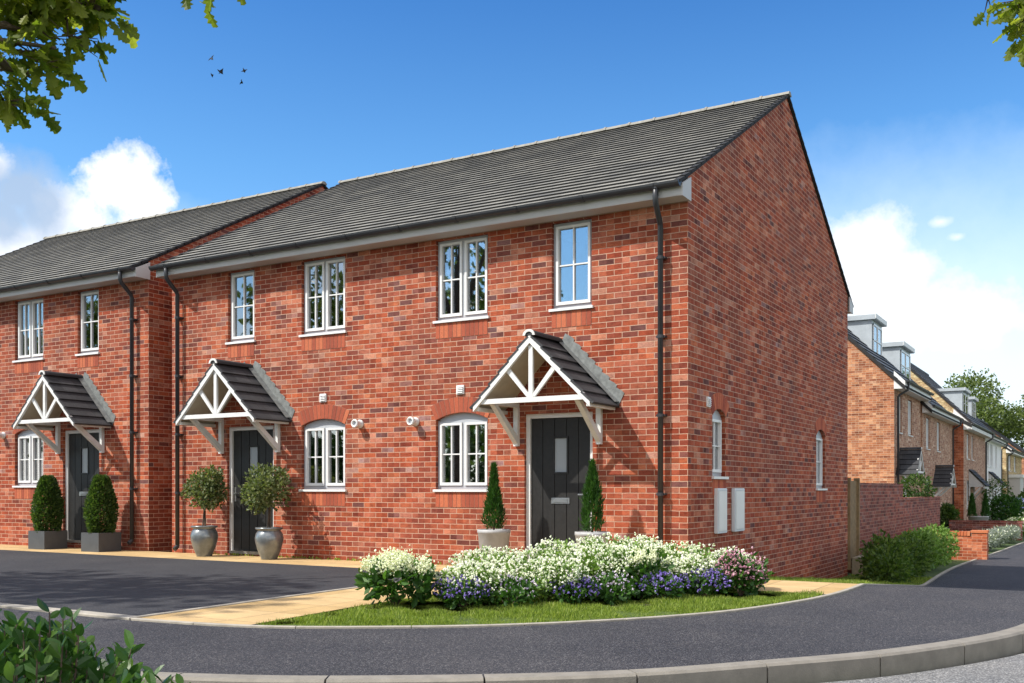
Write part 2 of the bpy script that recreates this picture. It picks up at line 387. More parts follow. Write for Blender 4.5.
def blobs(bl, n, inner=.45, lump=.18):
    """points through ellipsoids (x,y,z,rx,ry,rz), denser near the surface, with outward directions"""
    bl = np.array(bl, float); w = (bl[:,3]*bl[:,4]*bl[:,5])**(2/3); i = rng.choice(len(bl), n, p=w/w.sum())
    d = rng.normal(0, 1, (n, 3)); d /= np.linalg.norm(d, axis=1)[:, None]
    r = inner + (1-inner)*rng.random(n)**.5
    ph = i*1.7
    r = r*(1 + lump*np.sin(d[:,0]*5+ph)*np.sin(d[:,1]*6+ph*2)*np.sin(d[:,2]*5+1+ph) + lump*.6*np.sin(d[:,0]*11+ph)*np.sin(d[:,2]*13+ph))
    P = bl[i,:3] + d*bl[i,3:]*r[:, None]
    return P, d
def tree(name, loc, crown, n, leaf, trunk_h, trunk_r, label, cat='tree', mat='leaf_tree', group=None, limbs=6, tpl=RHOMB, kindname='crown'):
    root = empty(name, loc, label=label, cat=cat, group=group)
    mb = MB(); top = Vector((0,0,trunk_h))
    mb.tube([(0,0,-.2), (.02,0,trunk_h*.4), (0,.05,trunk_h)], [trunk_r*1.25, trunk_r*.9, trunk_r*.6], 9)
    cb = sorted(crown, key=lambda c: -c[3]*c[4]*c[5])
    for k in range(min(limbs, len(cb))):
        c = Vector(cb[k][:3]); s0 = Vector((0,.02*k,trunk_h*(.7+.05*(k % 6))))
        md = s0.lerp(c, .5) + Vector((0,0,.1*trunk_r)); mb.tube([s0, md, c], [trunk_r*.5, trunk_r*.3, trunk_r*.1], 6)
    mb.build('trunk', 'bark', root, smooth=True, uv=False)
    P, D = blobs(crown, n, .35, .25)
    leafobj(kindname, [scatter(tpl, P, D*.6, leaf*(.6+.8*rng.random(len(P))), .8)], mat, root)
    return root
def lumpy_crown(cx, cy, cz, rx, ry, rz, k, rs=.45, seed=0):
    r = random.Random(seed); out = [(cx, cy, cz, rx*.65, ry*.65, rz*.65)]
    for i in range(k):
        th = r.uniform(0, 6.283); ph = math.acos(r.uniform(-.7, 1))
        f = r.uniform(.55, .8)
        q = rs*r.uniform(.6, 1.1)
        out.append((cx+rx*f*math.sin(ph)*math.cos(th), cy+ry*f*math.sin(ph)*math.sin(th), cz+rz*f*math.cos(ph), rx*q, ry*q, rz*q))
    return out

# ------------------------------------------------------------------ building kit (wall space: u along, d outward, z up)
def arc_z(h, u):                          # head height of an opening at u
    u0, u1, z0, z1, rise = h
    if rise <= 0: return z1
    w = u1-u0; Rr = w*w/(8*rise)+rise/2; x = u-(u0+u1)/2
    return z1 - Rr + math.sqrt(max(0, Rr*Rr-x*x))
def wall(mb, u0, u1, zb, top, holes, reveal=.10, mi=0, d=0):
    br = {round(u0, 5), round(u1, 5)}
    for p in top: br.add(round(p[0], 5))
    for h in holes:
        k = 8 if h[4] > 0 else 1
        for i in range(k+1): br.add(round(h[0]+(h[1]-h[0])*i/k, 5))
    br = sorted(b for b in br if u0-1e-6 <= b <= u1+1e-6)
    def tz(u):
        for (a, za), (b, zb_) in zip(top, top[1:]):
            if a-1e-6 <= u <= b+1e-6: return za+(zb_-za)*(u-a)/(b-a)
        return top[-1][1]
    for a, b in zip(br, br[1:]):
        hs = sorted([h for h in holes if h[0] <= a+1e-5 and h[1] >= b-1e-5], key=lambda h: h[2])
        ca, cb = zb, zb
        for h in hs:
            if h[2] > max(ca, cb)+1e-5: mb.quad((a,d,ca), (b,d,cb), (b,d,h[2]), (a,d,h[2]), mi)
            ca, cb = arc_z(h, a), arc_z(h, b)
            mb.quad((a,d,ca), (b,d,cb), (b,d-reveal,cb), (a,d-reveal,ca), mi)
        mb.quad((a,d,ca), (b,d,cb), (b,d,tz(b)), (a,d,tz(a)), mi)
    for h in holes:
        zs = arc_z(h, h[0])
        mb.quad((h[0],d,h[2]), (h[0],d,zs), (h[0],d-reveal,zs), (h[0],d-reveal,h[2]), mi)
        mb.quad((h[1],d,h[2]), (h[1],d,zs), (h[1],d-reveal,zs), (h[1],d-reveal,h[2]), mi)
        mb.quad((h[0],d,h[2]), (h[1],d,h[2]), (h[1],d-reveal,h[2]), (h[0],d-reveal,h[2]), mi)
def window(root, T, h, cols=1, bars=True, sill=True, curtain=False, soldier=True, arch=True, room=True, rows2=True, detail=True):
    u0, u1, z0, z1, rise = h
    zs = arc_z(h, u0)
    fd0, fd1 = -.125, -.065; fw_ = .038
    mb = MB(T)
    mb.box(u0, u0+fw_, fd0, fd1, z0, zs); mb.box(u1-fw_, u1, fd0, fd1, z0, zs)
    mb.box(u0+fw_, u1-fw_, fd0, fd1, z0, z0+fw_+.015)
    zt = zs-fw_
    if rise > 0:
        n = 8; us = [u0+fw_+(u1-u0-2*fw_)*i/n for i in range(n+1)]
        poly = [(us[0], zt)] + [(us[-1], zt)] + [(u, arc_z(h, u)) for u in reversed(us)]
        mb.prism(poly, fd0, fd1, 1)
    else: mb.box(u0+fw_, u1-fw_, fd0, fd1, zt, z1)
    cw = (u1-u0-2*fw_-(cols-1)*.04)/cols
    for c in range(cols-1):
        m0 = u0+fw_+cw*(c+1)+.04*c; mb.box(m0, m0+.04, fd0, fd1, z0+fw_+.015, zt)
    win = mb.build('window', 'frame_grey', root, fix=True, uv=False)
    g = MB(T); cs = 0.035; cz0 = z0+fw_+.015
    for c in range(cols):
        a = u0+fw_+c*(cw+.04)+.003; b = a+cw-.006; zz0, zz1 = cz0+.003, zt-.003
        m = MB(T); D0, D1 = -.115, -.045
        m.box(a, a+cs, D0, D1, zz0, zz1); m.box(b-cs, b, D0, D1, zz0, zz1)
        m.box(a+cs, b-cs, D0, D1, zz0, zz0+cs+.008); m.box(a+cs, b-cs, D0, D1, zz1-cs, zz1)
        if bars:
            um = (a+b)/2; zm = (zz0+zz1)/2
            m.box(um-.009, um+.009, -.085, -.062, zz0+cs+.008, zz1-cs)
            m.box(a+cs, um-.009, -.085, -.062, zm-.009, zm+.009); m.box(um+.009, b-cs, -.085, -.062, zm-.009, zm+.009)
        m.build('casement', 'upvc_white', win, uv=False)
        p = MB(T); p.box(a+cs, b-cs, -.094, -.088, zz0+cs+.008, zz1-cs); p.build('pane', 'glass', win, uv=False)
    if sill:
        s_ = MB(T); s_.box(u0-.03, u1+.03, -.06, .035, z0-.035, z0-.001); s_.build('sill', 'upvc_white', win, uv=False)
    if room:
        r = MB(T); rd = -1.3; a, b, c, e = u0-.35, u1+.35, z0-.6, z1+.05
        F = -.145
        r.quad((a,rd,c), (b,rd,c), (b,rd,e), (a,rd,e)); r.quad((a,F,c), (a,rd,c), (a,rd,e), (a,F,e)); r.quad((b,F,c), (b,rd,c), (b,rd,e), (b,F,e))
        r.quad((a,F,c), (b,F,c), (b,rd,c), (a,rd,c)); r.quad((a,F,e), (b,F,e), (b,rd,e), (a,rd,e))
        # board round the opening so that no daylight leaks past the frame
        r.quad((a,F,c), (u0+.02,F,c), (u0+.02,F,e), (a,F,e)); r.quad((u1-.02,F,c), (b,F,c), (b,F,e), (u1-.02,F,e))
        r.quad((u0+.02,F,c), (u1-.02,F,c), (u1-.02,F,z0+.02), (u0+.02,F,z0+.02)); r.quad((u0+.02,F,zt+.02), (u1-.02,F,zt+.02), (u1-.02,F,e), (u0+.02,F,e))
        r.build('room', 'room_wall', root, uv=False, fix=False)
    if curtain:
        for (a, b) in ((u0+.03, u0+.03+(u1-u0)*.36), (u1-.03-(u1-u0)*.17, u1-.03)):
            k = MB(T); n = 26
            pts = [(a+(b-a)*i/n, -.24+.025*math.sin(i*1.15)) for i in range(n+1)]
            for (p0, q0), (p1, q1) in zip(pts, pts[1:]): k.quad((p0,q0,z0-.2), (p1,q1,z0-.2), (p1,q1,z1), (p0,q0,z1))
            k.build('curtain', 'curtain', win, uv=False, fix=False)
    if soldier:
        s_ = MB(T); n = max(3, round((u1-u0+.03)/.075)); w = (u1-u0)/n
        s_.box(u0, u1, -.02, .0025, z0-.262, z0-.037, 0)
        for i in range(n): s_.box(u0+i*w+.005, u0+(i+1)*w-.005, -.01, .006, z0-.255, z0-.042, 1)
        s_.build('soldier_course', ['mortar', 'arch_brick'], root, uv=False)
    if arch and rise > 0:
        w = u1-u0; Rr = w*w/(8*rise)+rise/2; cx = (u0+u1)/2; cz = z1-Rr
        am = math.asin(w/2/Rr); n = max(4, round(2*am*(Rr+.1)/.077)); s_ = MB(T)
        Ro = Rr+.225
        pl = [(cx+Rr*math.sin(-am+2*am*i/n), cz+Rr*math.cos(-am+2*am*i/n)) for i in range(n+1)]
        po = [(cx+Ro*math.sin(-am+2*am*i/n), cz+Ro*math.cos(-am+2*am*i/n)) for i in range(n+1)]
        s_.prism(pl+po[::-1], -.01, .0025, 1, 0)
        for i in range(n):
            t0 = -am+2*am*(i+.07)/n; t1 = -am+2*am*(i+.93)/n
            q = [(cx+r_*math.sin(t), cz+r_*math.cos(t)) for r_, t in ((Rr+.003, t0), (Rr+.003, t1), (Ro-.004, t1), (Ro-.004, t0))]
            s_.prism(q, -.005, .006, 1, 1)
        s_.build('brick_arch', ['mortar', 'arch_brick'], root, uv=False)
    return win
def door(root, T, h, handle_side=1, mat='door_charcoal', detail=True):
    u0, u1, z0, z1, _ = h; fw_ = .06
    f = MB(T)
    f.box(u0, u0+fw_, -.13, -.05, z0, z1); f.box(u1-fw_, u1, -.13, -.05, z0, z1); f.box(u0+fw_, u1-fw_, -.13, -.05, z1-fw_, z1)
    d = MB(T); a, b = u0+fw_+.004, u1-fw_-.004; n = 5; w = (b-a)/n; t = z1-fw_-.004; zb = z0+.05
    gc = (a+b)/2; g0, g1, gz0, gz1 = gc-.095, gc+.095, z0+1.3, z0+1.76
    d.box(a, b, -.12, -.088, zb, gz0-.001); d.box(a, b, -.12, -.088, gz1+.001, t); d.box(a, g0, -.12, -.088, gz0, gz1); d.box(g1, b, -.12, -.088, gz0, gz1)
    for i in range(n):
        x0, x1 = a+i*w+.006, a+(i+1)*w-.006
        if x1 > g0-.02 and x0 < g1+.02:
            d.box(x0, x1, -.09, -.078, zb, gz0-.03); d.box(x0, x1, -.09, -.078, gz1+.03, t)
            if x0 < g0-.03: d.box(x0, g0-.03, -.09, -.078, gz0-.03, gz1+.03)
            if x1 > g1+.03: d.box(g1+.03, x1, -.09, -.078, gz0-.03, gz1+.03)
        else: d.box(x0, x1, -.09, -.078, zb, t)
    dd = d.build('door', mat, root, uv=False)
    f.build('door_frame', 'upvc_white', dd, uv=False)
    s_ = MB(T); s_.box(u0+fw_, u1-fw_, -.13, .02, z0, z0+.045); s_.build('threshold', 'kerb_stone', dd, uv=False)
    s_ = MB(T); s_.box(g0, g1, -.105, -.095, gz0, gz1); s_.build('door_glass', 'frosted_glass', dd, uv=False)
    s_ = MB(T)
    for q in ((g0-.025, g0, gz0-.025, gz1+.025), (g1, g1+.025, gz0-.025, gz1+.025), (g0, g1, gz0-.025, gz0), (g0, g1, gz1, gz1+.025)):
        s_.box(q[0], q[1], -.09, -.070, q[2], q[3])
    s_.build('glass_trim', mat, dd, uv=False)
    s_ = MB(T); s_.box(gc-.14, gc+.14, -.08, -.066, z0+.87, z0+.95); s_.box(gc-.11, gc+.11, -.066, -.06, z0+.885, z0+.935); s_.build('letter_plate', 'metal_handle', dd, uv=False, bevel=.003)
    hx = b-.05 if handle_side > 0 else a+.05
    s_ = MB(T); s_.box(hx-.017, hx+.017, -.08, -.068, z0+.86, z0+1.1); s_.box(hx-.011, hx+.011, -.068, -.03, z0+.985, z0+1.008)
    s_.box(min(hx+.011, hx-handle_side*.12), max(hx-.011, hx-handle_side*.12), -.04, -.025, z0+.986, z0+1.006); s_.build('handle', 'metal_handle', dd, uv=False, bevel=.003)
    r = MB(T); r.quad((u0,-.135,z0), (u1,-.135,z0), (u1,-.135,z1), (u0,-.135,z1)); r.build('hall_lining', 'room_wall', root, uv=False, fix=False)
def slope_tiles(mb, u0, u1, d0, z0, d1, z1, n, lip=.025, over=.0):
    """stepped courses from the eave (d0,z0) up to the ridge (d1,z1); material 0 tile tops, 1 butt edges"""
    L = math.hypot(d1-d0, z1-z0); ed = ((d1-d0)/L, (z1-z0)/L); nd = (-(z1-z0)/L, (d1-d0)/L)
    if nd[1] < 0: nd = (-nd[0], -nd[1])
    g = L/n
    for i in range(n):
        s0, s1 = i*g, (i+1)*g
        def pt(s, h): return (d0+ed[0]*s+nd[0]*h, z0+ed[1]*s+nd[1]*h)
        a = pt(s0-.012, lip+.006); b = pt(s1, .006); c = pt(s0-.012, -.004 if i else -.02)
        jj = 0
        mb.quad((u0,a[0],a[1]), (u1,a[0],a[1]), (u1,b[0],b[1]), (u0,b[0],b[1]), 0)
        mb.quad((u0,c[0],c[1]), (u1,c[0],c[1]), (u1,a[0],a[1]), (u0,a[0],a[1]), 1)
        for u in (u0, u1): mb.add([(u,c[0],c[1]), (u,a[0],a[1]), (u,b[0],b[1])], [(0,1,2)], 1)
def canopy(root, T, uc, hs, ze, rise, dep, rows=6, flash=True, detail=True):
    """gabled door canopy on gallows brackets"""
    za = ze+rise; L = math.hypot(hs, rise); ex, ez = hs/L, rise/L
    t = MB(T); w = .055
    D1 = dep; D0 = dep-.05
    t.box(uc-hs+.06, uc+hs-.06, D0, D1, ze+.03, ze+.095)
    t.box(uc-.03, uc+.03, D0+.005, D1-.005, ze+.095, za-.10)
    for s in (-1, 1):
        t.prism([(uc+s*.0, ze+.10), (uc+s*.06, ze+.10), (uc+s*.40, ze+.10+.38), (uc+s*.35, ze+.10+.42)], D0+.008, D1-.008, 1)
        t.prism([(uc+s*(hs+.03), ze-.065), (uc+s*(hs+.03), ze+.025), (uc, za+.035), (uc, za-.07)], D1-.02, D1+.025, 1)   # barge boards
        t.box(min(uc+s*(hs-.04), uc+s*(hs+.02)), max(uc+s*(hs-.04), uc+s*(hs+.02)), .0, D1-.02, ze-.055, ze-.005)         # eaves board
        t.box(min(uc+s*(hs-.17), uc+s*(hs-.23)), max(uc+s*(hs-.17), uc+s*(hs-.23)), .0, D1-.06, ze+.03, ze+.09)
    fr = t.build('porch_canopy', 'white_paint', root, uv=False)
    for s in (-1, 1):
        b = MB(T); a = uc+s*(hs-.2); q = (min(a-.035, a+.035), max(a-.035, a+.035))
        b.box(q[0], q[1], .0, .06, ze-.50, ze+.03)
        b.add([(q[i], y, z) for i in (0, 1) for y, z in ((.06, ze-.47), (.06, ze-.36), (dep-.18, ze+.03), (dep-.08, ze+.03))], [(0,1,2,3), (7,6,5,4), (0,4,5,1), (1,5,6,2), (2,6,7,3), (3,7,4,0)])
        b.build('bracket', 'white_paint', fr, uv=False)
    c = MB(T)
    for s in (-1, 1):
        c.quad((uc+s*hs,.0,ze), (uc+s*hs,D1-.02,ze), (uc,D1-.02,za), (uc,.0,za))
    c.build('soffit_board', 'canopy_soffit', fr, uv=False, fix=False)
    r = MB(T); g = L/rows
    for s in (-1, 1):
        for i in range(rows):
            def pt(q, h): return (uc+s*(hs+.05-ex*q)+s*ez*h, ze-.045+ez*q+ex*h)
            nt_ = 3
            for k in range(nt_):
                y0 = .0 + (D1+.03)*k/nt_ + .002; y1 = (D1+.03)*(k+1)/nt_ - .002
                a = pt(i*g*1.04, .055); b = pt((i+1.06)*g*1.04, .028); c_ = pt(i*g*1.04, .022); e = pt((i+1.06)*g*1.04, .004)
                r.add([(a[0],y0,a[1]), (a[0],y1,a[1]), (b[0],y1,b[1]), (b[0],y0,b[1]), (c_[0],y0,c_[1]), (c_[0],y1,c_[1]), (e[0],y1,e[1]), (e[0],y0,e[1])],
                      [(0,1,2,3), (4,5,1,0), (5,6,2,1), (6,7,3,2), (7,4,0,3), (4,7,6,5)])
    ro = r.build('canopy_roof', 'canopy_tile', fr)
    k = MB(T); zr = za+.055
    n = 10
    pr = [(uc+.085*math.cos(math.pi*i/n), zr-.03+.075*math.sin(math.pi*i/n)) for i in range(n+1)]
    k.prism(pr, .0, D1+.03, 1); k.build('ridge_tile', 'canopy_tile', ro)
    k = MB(T); pr2 = [(uc+.088*math.cos(math.pi*i/n), zr-.032+.080*math.sin(math.pi*i/n)) for i in range(n+1)] + [(uc-.055, zr-.03)] + [(uc-.055*math.cos(math.pi*i/n), zr-.03+.047*math.sin(math.pi*i/n)) for i in range(1, n+1)]
    k.prism(pr2, D1+.03, D1+.045, 1); k.build('ridge_end', 'white_paint', ro, uv=False)
    if flash:
        fl = MB(T); ns = 8
        for s in (-1, 1):
            for i in range(ns):
                q0 = L*i/ns; q1 = L*(i+1)/ns + .02
                x0 = uc+s*(hs+.06-ex*q0); x1 = uc+s*(hs+.06-ex*q1); zA = ze+ez*q0; zB = ze+ez*q1
                fl.prism([(x0, zA-.02), (x0+s*.09, zA+.16), (x0+s*.06, zA+.19), (x1+s*.07, zB+.13), (x1, zB-.0)], .001+.001*(i % 2), .008+.001*(i % 2), 1)
            fl.add([(uc+s*(hs+.08), 0.003, ze+.05), (uc+s*(hs+.06), .11, ze+.045), (uc+s*.02, .11, za+.075), (uc+s*.02, .003, za+.10)], [(0,1,2,3)])
        fl.build('lead_flashing', 'lead', ro, uv=False, fix=False)
    return fr
def lean_canopy(root, T, uc, w, ze, rise, dep):
    t = MB(T)
    for u in (uc-w/2, uc+w/2-.04): t.prism([(0, ze), (dep, ze), (dep, ze+.06), (0, ze+rise)], u, u+.04, 0)
    t.box(uc-w/2, uc+w/2, dep-.02, dep+.03, ze-.08, ze+.07)
    fr = t.build('porch_canopy', 'fascia', root, uv=False)
    r = MB(T); slope_tiles(r, uc-w/2-.05, uc+w/2+.05, dep+.08, ze+.04, .0, ze+rise+.08, 5, .03)
    r.build('canopy_roof', ['canopy_tile', 'tile_edge'], fr)
    for u in (uc-w/2+.05, uc+w/2-.05):
        b = MB(T); b.beam((u, .0, ze-.6), (u, dep-.15, ze-.03), .06, .07, up=(1,0,0)); b.box(u-.03, u+.03, .0, .06, ze-.65, ze); b.build('bracket', 'fascia', fr, uv=False)
def downpipe(root, T, u, zt, zb, d_top=.37, detail=True):
    p = MB(T)
    p.tube([(u+.05, d_top, zt), (u+.05, d_top, zt-.20), (u+.045, d_top-.03, zt-.25), (u+.005, .115, zt-.41), (u, .085, zt-.46), (u, .085, zb)], .036, 12)
    pp = p.build('downpipe', 'black_plastic', root, smooth=True, uv=False)
    s_ = MB(T); s_.tube([(u+.05, d_top, zt+.01), (u+.05, d_top, zt-.06)], .045, 12); s_.build('outlet', 'black_plastic', pp, uv=False)
    if detail:
        z = zt-.85
        while z > zb+.3:
            c = MB(T); c.tube([(u, .085, z-.02), (u, .085, z+.02)], .044, 12); c.box(u-.06, u+.06, .0, .085, z-.012, z+.012); c.build('pipe_bracket', 'black_plastic', pp, uv=False); z -= 1.0
        c = MB(T); c.tube([(u, .085, zb), (u, .15, zb-.05)], .04, 12); c.build('pipe_shoe', 'black_plastic', pp, uv=False)
def gutter(root, T, u0, u1, z, d=.34, detail=True):
    g = MB(T); n = 8; r = .062; cy = d+r
    prof = [(cy+r*math.cos(math.pi+math.pi*i/n), z+r*1.1*math.sin(math.pi+math.pi*i/n)) for i in range(n+1)]
    prof2 = [(cy+(r-.006)*math.cos(math.pi+math.pi*i/n), z+(r-.006)*1.1*math.sin(math.pi+math.pi*i/n)) for i in range(n+1)]
    g.prism(prof+prof2[::-1], u0, u1, 0)
    for u in (u0, u1): g.prism(prof, u-.004, u+.004, 0)
    gg = g.build('gutter', 'black_plastic', root, uv=False)
    if detail:
        u = u0+.35; 
        while u < u1-.2:
            b = MB(T); b.prism([(cy+(r+.008)*math.cos(math.pi+math.pi*i/n), z+(r+.008)*1.1*math.sin(math.pi+math.pi*i/n)) for i in range(n+1)]+[(cy-.01, z+.01)], u-.025, u+.025, 0)
            b.build('gutter_bracket', 'black_plastic', gg, uv=False); u += .98
def vent(root, T, u, z, w=.13, h=.13):
    v = MB(T); v.box(u-w/2, u+w/2, .001, .02, z-h/2, z+h/2)
    for i in range(4): zz = z-h/2+.02+i*(h-.03)/4; v.add([(a, d, zz+e) for a in (u-w/2+.015, u+w/2-.015) for d, e in ((.02, 0), (.04, 0), (.02, .02))], [(0,1,2), (5,4,3), (0,3,4,1), (1,4,5,2), (2,5,3,0)])
    v.build('air_vent', 'upvc_white', root, uv=False)
def round_vent(root, T, u, z):
    v = MB(T); n = 20
    def ring(r, d): return [(u+r*math.cos(2*math.pi*k/n), d, z+r*math.sin(2*math.pi*k/n)) for k in range(n)]
    prof = [(.065, .001), (.065, .02), (.05, .03), (.05, .10), (.062, .115), (.066, .14), (.055, .155), (.04, .15), (.035, .12)]
    pts = [p for r, d in prof for p in ring(r, d)]
    v.add(pts, [(i*n+k, i*n+(k+1) % n, (i+1)*n+(k+1) % n, (i+1)*n+k) for i in range(len(prof)-1) for k in range(n)])
    ob = v.build('round_vent', 'upvc_white', root, smooth=True, uv=False, fix=False)
    c = MB(T); c.prism([(u+.036*math.cos(2*math.pi*k/n), z+.036*math.sin(2*math.pi*k/n)) for k in range(n)], .118, .124, 1); c.build('vent_core', 'frame_grey', ob, uv=False)

# ------------------------------------------------------------------ houses of the front row
def front_house(name, loc, label, group, side_openings, W=9.4, Dp=9.15, ground_windows=True):
    root = empty(name, loc, label=label, cat='house', group=group)
    zE = 4.735                                     # soffit level
    pitch = math.tan(R(28.8)); rid = Dp/2
    zw0 = 5.05
    units = (0, 1)
    def mir(a, b): return (-W-b, -W-a)
    up = [(-1.945, -1.345, 3.535, 4.70, 0), (-3.855, -2.965, 3.535, 4.70, 0)]
    gr = [(-3.855, -2.965, 1.095, 2.195, .10)]; dr = [(-2.37, -1.33, .03, 2.13, 0)]
    F = []
    for hs in (up, gr, dr):
        for h in hs: F.append(h)
    allh = list(F)
    for h in F:
        a, b = mir(h[0], h[1]); allh.append((a, b)+h[2:])
    mb = MB()
    mb.T = TI; wall(mb, -W, 0, -.3, [(-W, zE+.06), (0, zE+.06)], allh)
    TS = lambda u, d, z: (d, u, z)                 # right gable wall, u runs back
    TL = lambda u, d, z: (-W-d, u, z)
    TB = lambda u, d, z: (u, Dp+d, z)
    gable = [(0, zw0), (rid, zw0+rid*pitch), (Dp, zw0)]
    mb.T = TS; wall(mb, 0, Dp, -1.0, gable, side_openings)
    mb.T = TL; wall(mb, 0, Dp, -.4, gable, [])
    mb.T = TB; wall(mb, -W, 0, -1.0, [(-W, zw0), (0, zw0)], [])
    mb.build('wall', 'red_brick', root, fix=False)
    # roof
    Ov = .36
    rf = MB()
    zr = zw0+.02+rid*pitch; ze = zw0+.02-Ov*pitch
    mb2 = MB(TI); slope_tiles(mb2, -W-.029, .029, Ov, ze, -rid, zr, 26)
    mb2.T = lambda u, d, z: (u, Dp+d, z); slope_tiles(mb2, -W-.029, .029, Ov, ze, -rid, zr, 26)
    roof = mb2.build('roof', ['roof_tile', 'tile_edge'], root, fix=False)
    rt = MB(); n = 20; seg = (W+.12)/n
    for i in range(n):
        x0 = -W-.06+i*seg; k = 6
        pr = [(rid+.09*math.cos(math.pi*j/k), zr+.0+.065*math.sin(math.pi*j/k)) for j in range(k+1)]
        rt.prism(pr, x0+.003, x0+seg-.003, 0)
        pr = [(rid+.10*math.cos(math.pi*j/k), zr+.0+.078*math.sin(math.pi*j/k)) for j in range(k+1)]
        rt.prism(pr, x0-.02, x0+.02, 0)
    rt.build('ridge', 'ridge_tile', roof, uv=False)
    for side, TT in ((1, TI), (0, lambda u, d, z: (u, Dp+d, z))):
        for xx in (-W, 0):
            vg = MB(TT); s = -1 if xx == -W else 1; nn = 26; Lr = math.hypot(rid+Ov, zr-ze)
            ed = (-(rid+Ov)/Lr, (zr-ze)/Lr); nd = ((zr-ze)/Lr, (rid+Ov)/Lr); g = Lr/nn
            for i in range(nn):
                a = i*g-.02; b = (i+1)*g
                P = [(Ov+ed[0]*q+nd[0]*h_, ze+ed[1]*q+nd[1]*h_) for q, h_ in ((a, -.004), (a, .030), (b, .010), (b, -.004))]
                vg.prism(P, min(xx+s*.030, xx+s*.040), max(xx+s*.030, xx+s*.040), 0)
                P2 = [(Ov+ed[0]*q+nd[0]*h_, ze+ed[1]*q+nd[1]*h_) for q, h_ in ((a, .026), (a, .036), (b, .02), (b, .010))]
                vg.prism(P2, min(xx-s*.04, xx+s*.040), max(xx-s*.04, xx+s*.040), 0)
            vg.build('verge_cap', 'tile_edge', roof, uv=False)
            u_ = MB(TT); u_.add([(x, d, z) for x in (xx-s*.01, xx+s*.026) for d, z in ((Ov, ze-.026), (Ov, ze-.012), (-rid, zr-.012), (-rid, zr-.026))], [(0,1,2,3), (7,6,5,4), (0,4,5,1), (1,5,6,2), (2,6,7,3), (3,7,4,0)])
            u_.build('undercloak', 'tile_edge', roof, uv=False)
    # eaves box
    for TT in (TI, lambda u, d, z: (u, Dp+d, z)):
        e = MB(TT)
        e.box(-W-.02, .02, .02, .30, zE-.012, zE); e.box(-W-.02, .02, .28, .302, zE, zE+.155)
        for xx in (-W-.045, .022): e.prism([(0.003, zE-.02), (.305, zE-.02), (.305, zE+.135), (.003, zE+.285)], xx, xx+.025, 0)
        e.build('fascia', ['fascia'], root, uv=False)
    gutter(root, TI, -W-.09, .03, zE+.150, .302)
    for h in up+gr:
        pairs = [h, mir(h[0], h[1])+h[2:]]
        for hh in pairs:
            window(root, TI, hh, cols=1 if hh[1]-hh[0] < .7 else 2, curtain=h in gr)
    for i, hh in enumerate((dr[0], mir(dr[0][0], dr[0][1])+dr[0][2:])):
        door(root, TI, hh, 1 if i == 0 else -1)
        canopy(root, TI, (hh[0]+hh[1])/2, .83, 2.19, .86, .76)
    downpipe(root, TI, -.335, zE+.15, .12); downpipe(root, TI, -9.17, zE+.15, .12)
    for u in (-3.42, -W+3.42): vent(root, TI, u, 2.52)
    for u in (-4.21, -5.25): round_vent(root, TI, u, 2.09)
    for h in side_openings:
        window(root, TS, h, cols=1, curtain=False)
    return root, TS
hroot, TS = front_house('semi_detached_house', (0,0,0), 'red brick semi-detached house in the middle, two white meter boxes on its gable wall', 'red brick semi-detached houses',
    [(.92, 1.47, 1.27, 2.19, .10), (6.55, 7.25, 1.11, 2.20, .12)])
for y0, y1 in ((.98, 1.37), (1.71, 2.15)):
    b = MB(TS); b.box(y0, y1, .001, .055, .50, 1.11); o = b.build('meter_box', 'meter_box', hroot, uv=False, bevel=.006)
    c = MB(TS); c.box(y0+.03, y1-.03, .055, .063, .53, 1.08); c2 = c.build('meter_box_door', 'upvc_white', o, uv=False, bevel=.005)
vent(hroot, TS, .74, 2.25)
lroot, _ = front_house('semi_detached_house', (-10.0,0,.07), 'red brick semi-detached house at the left edge, square planters by its door', 'red brick semi-detached houses', [])

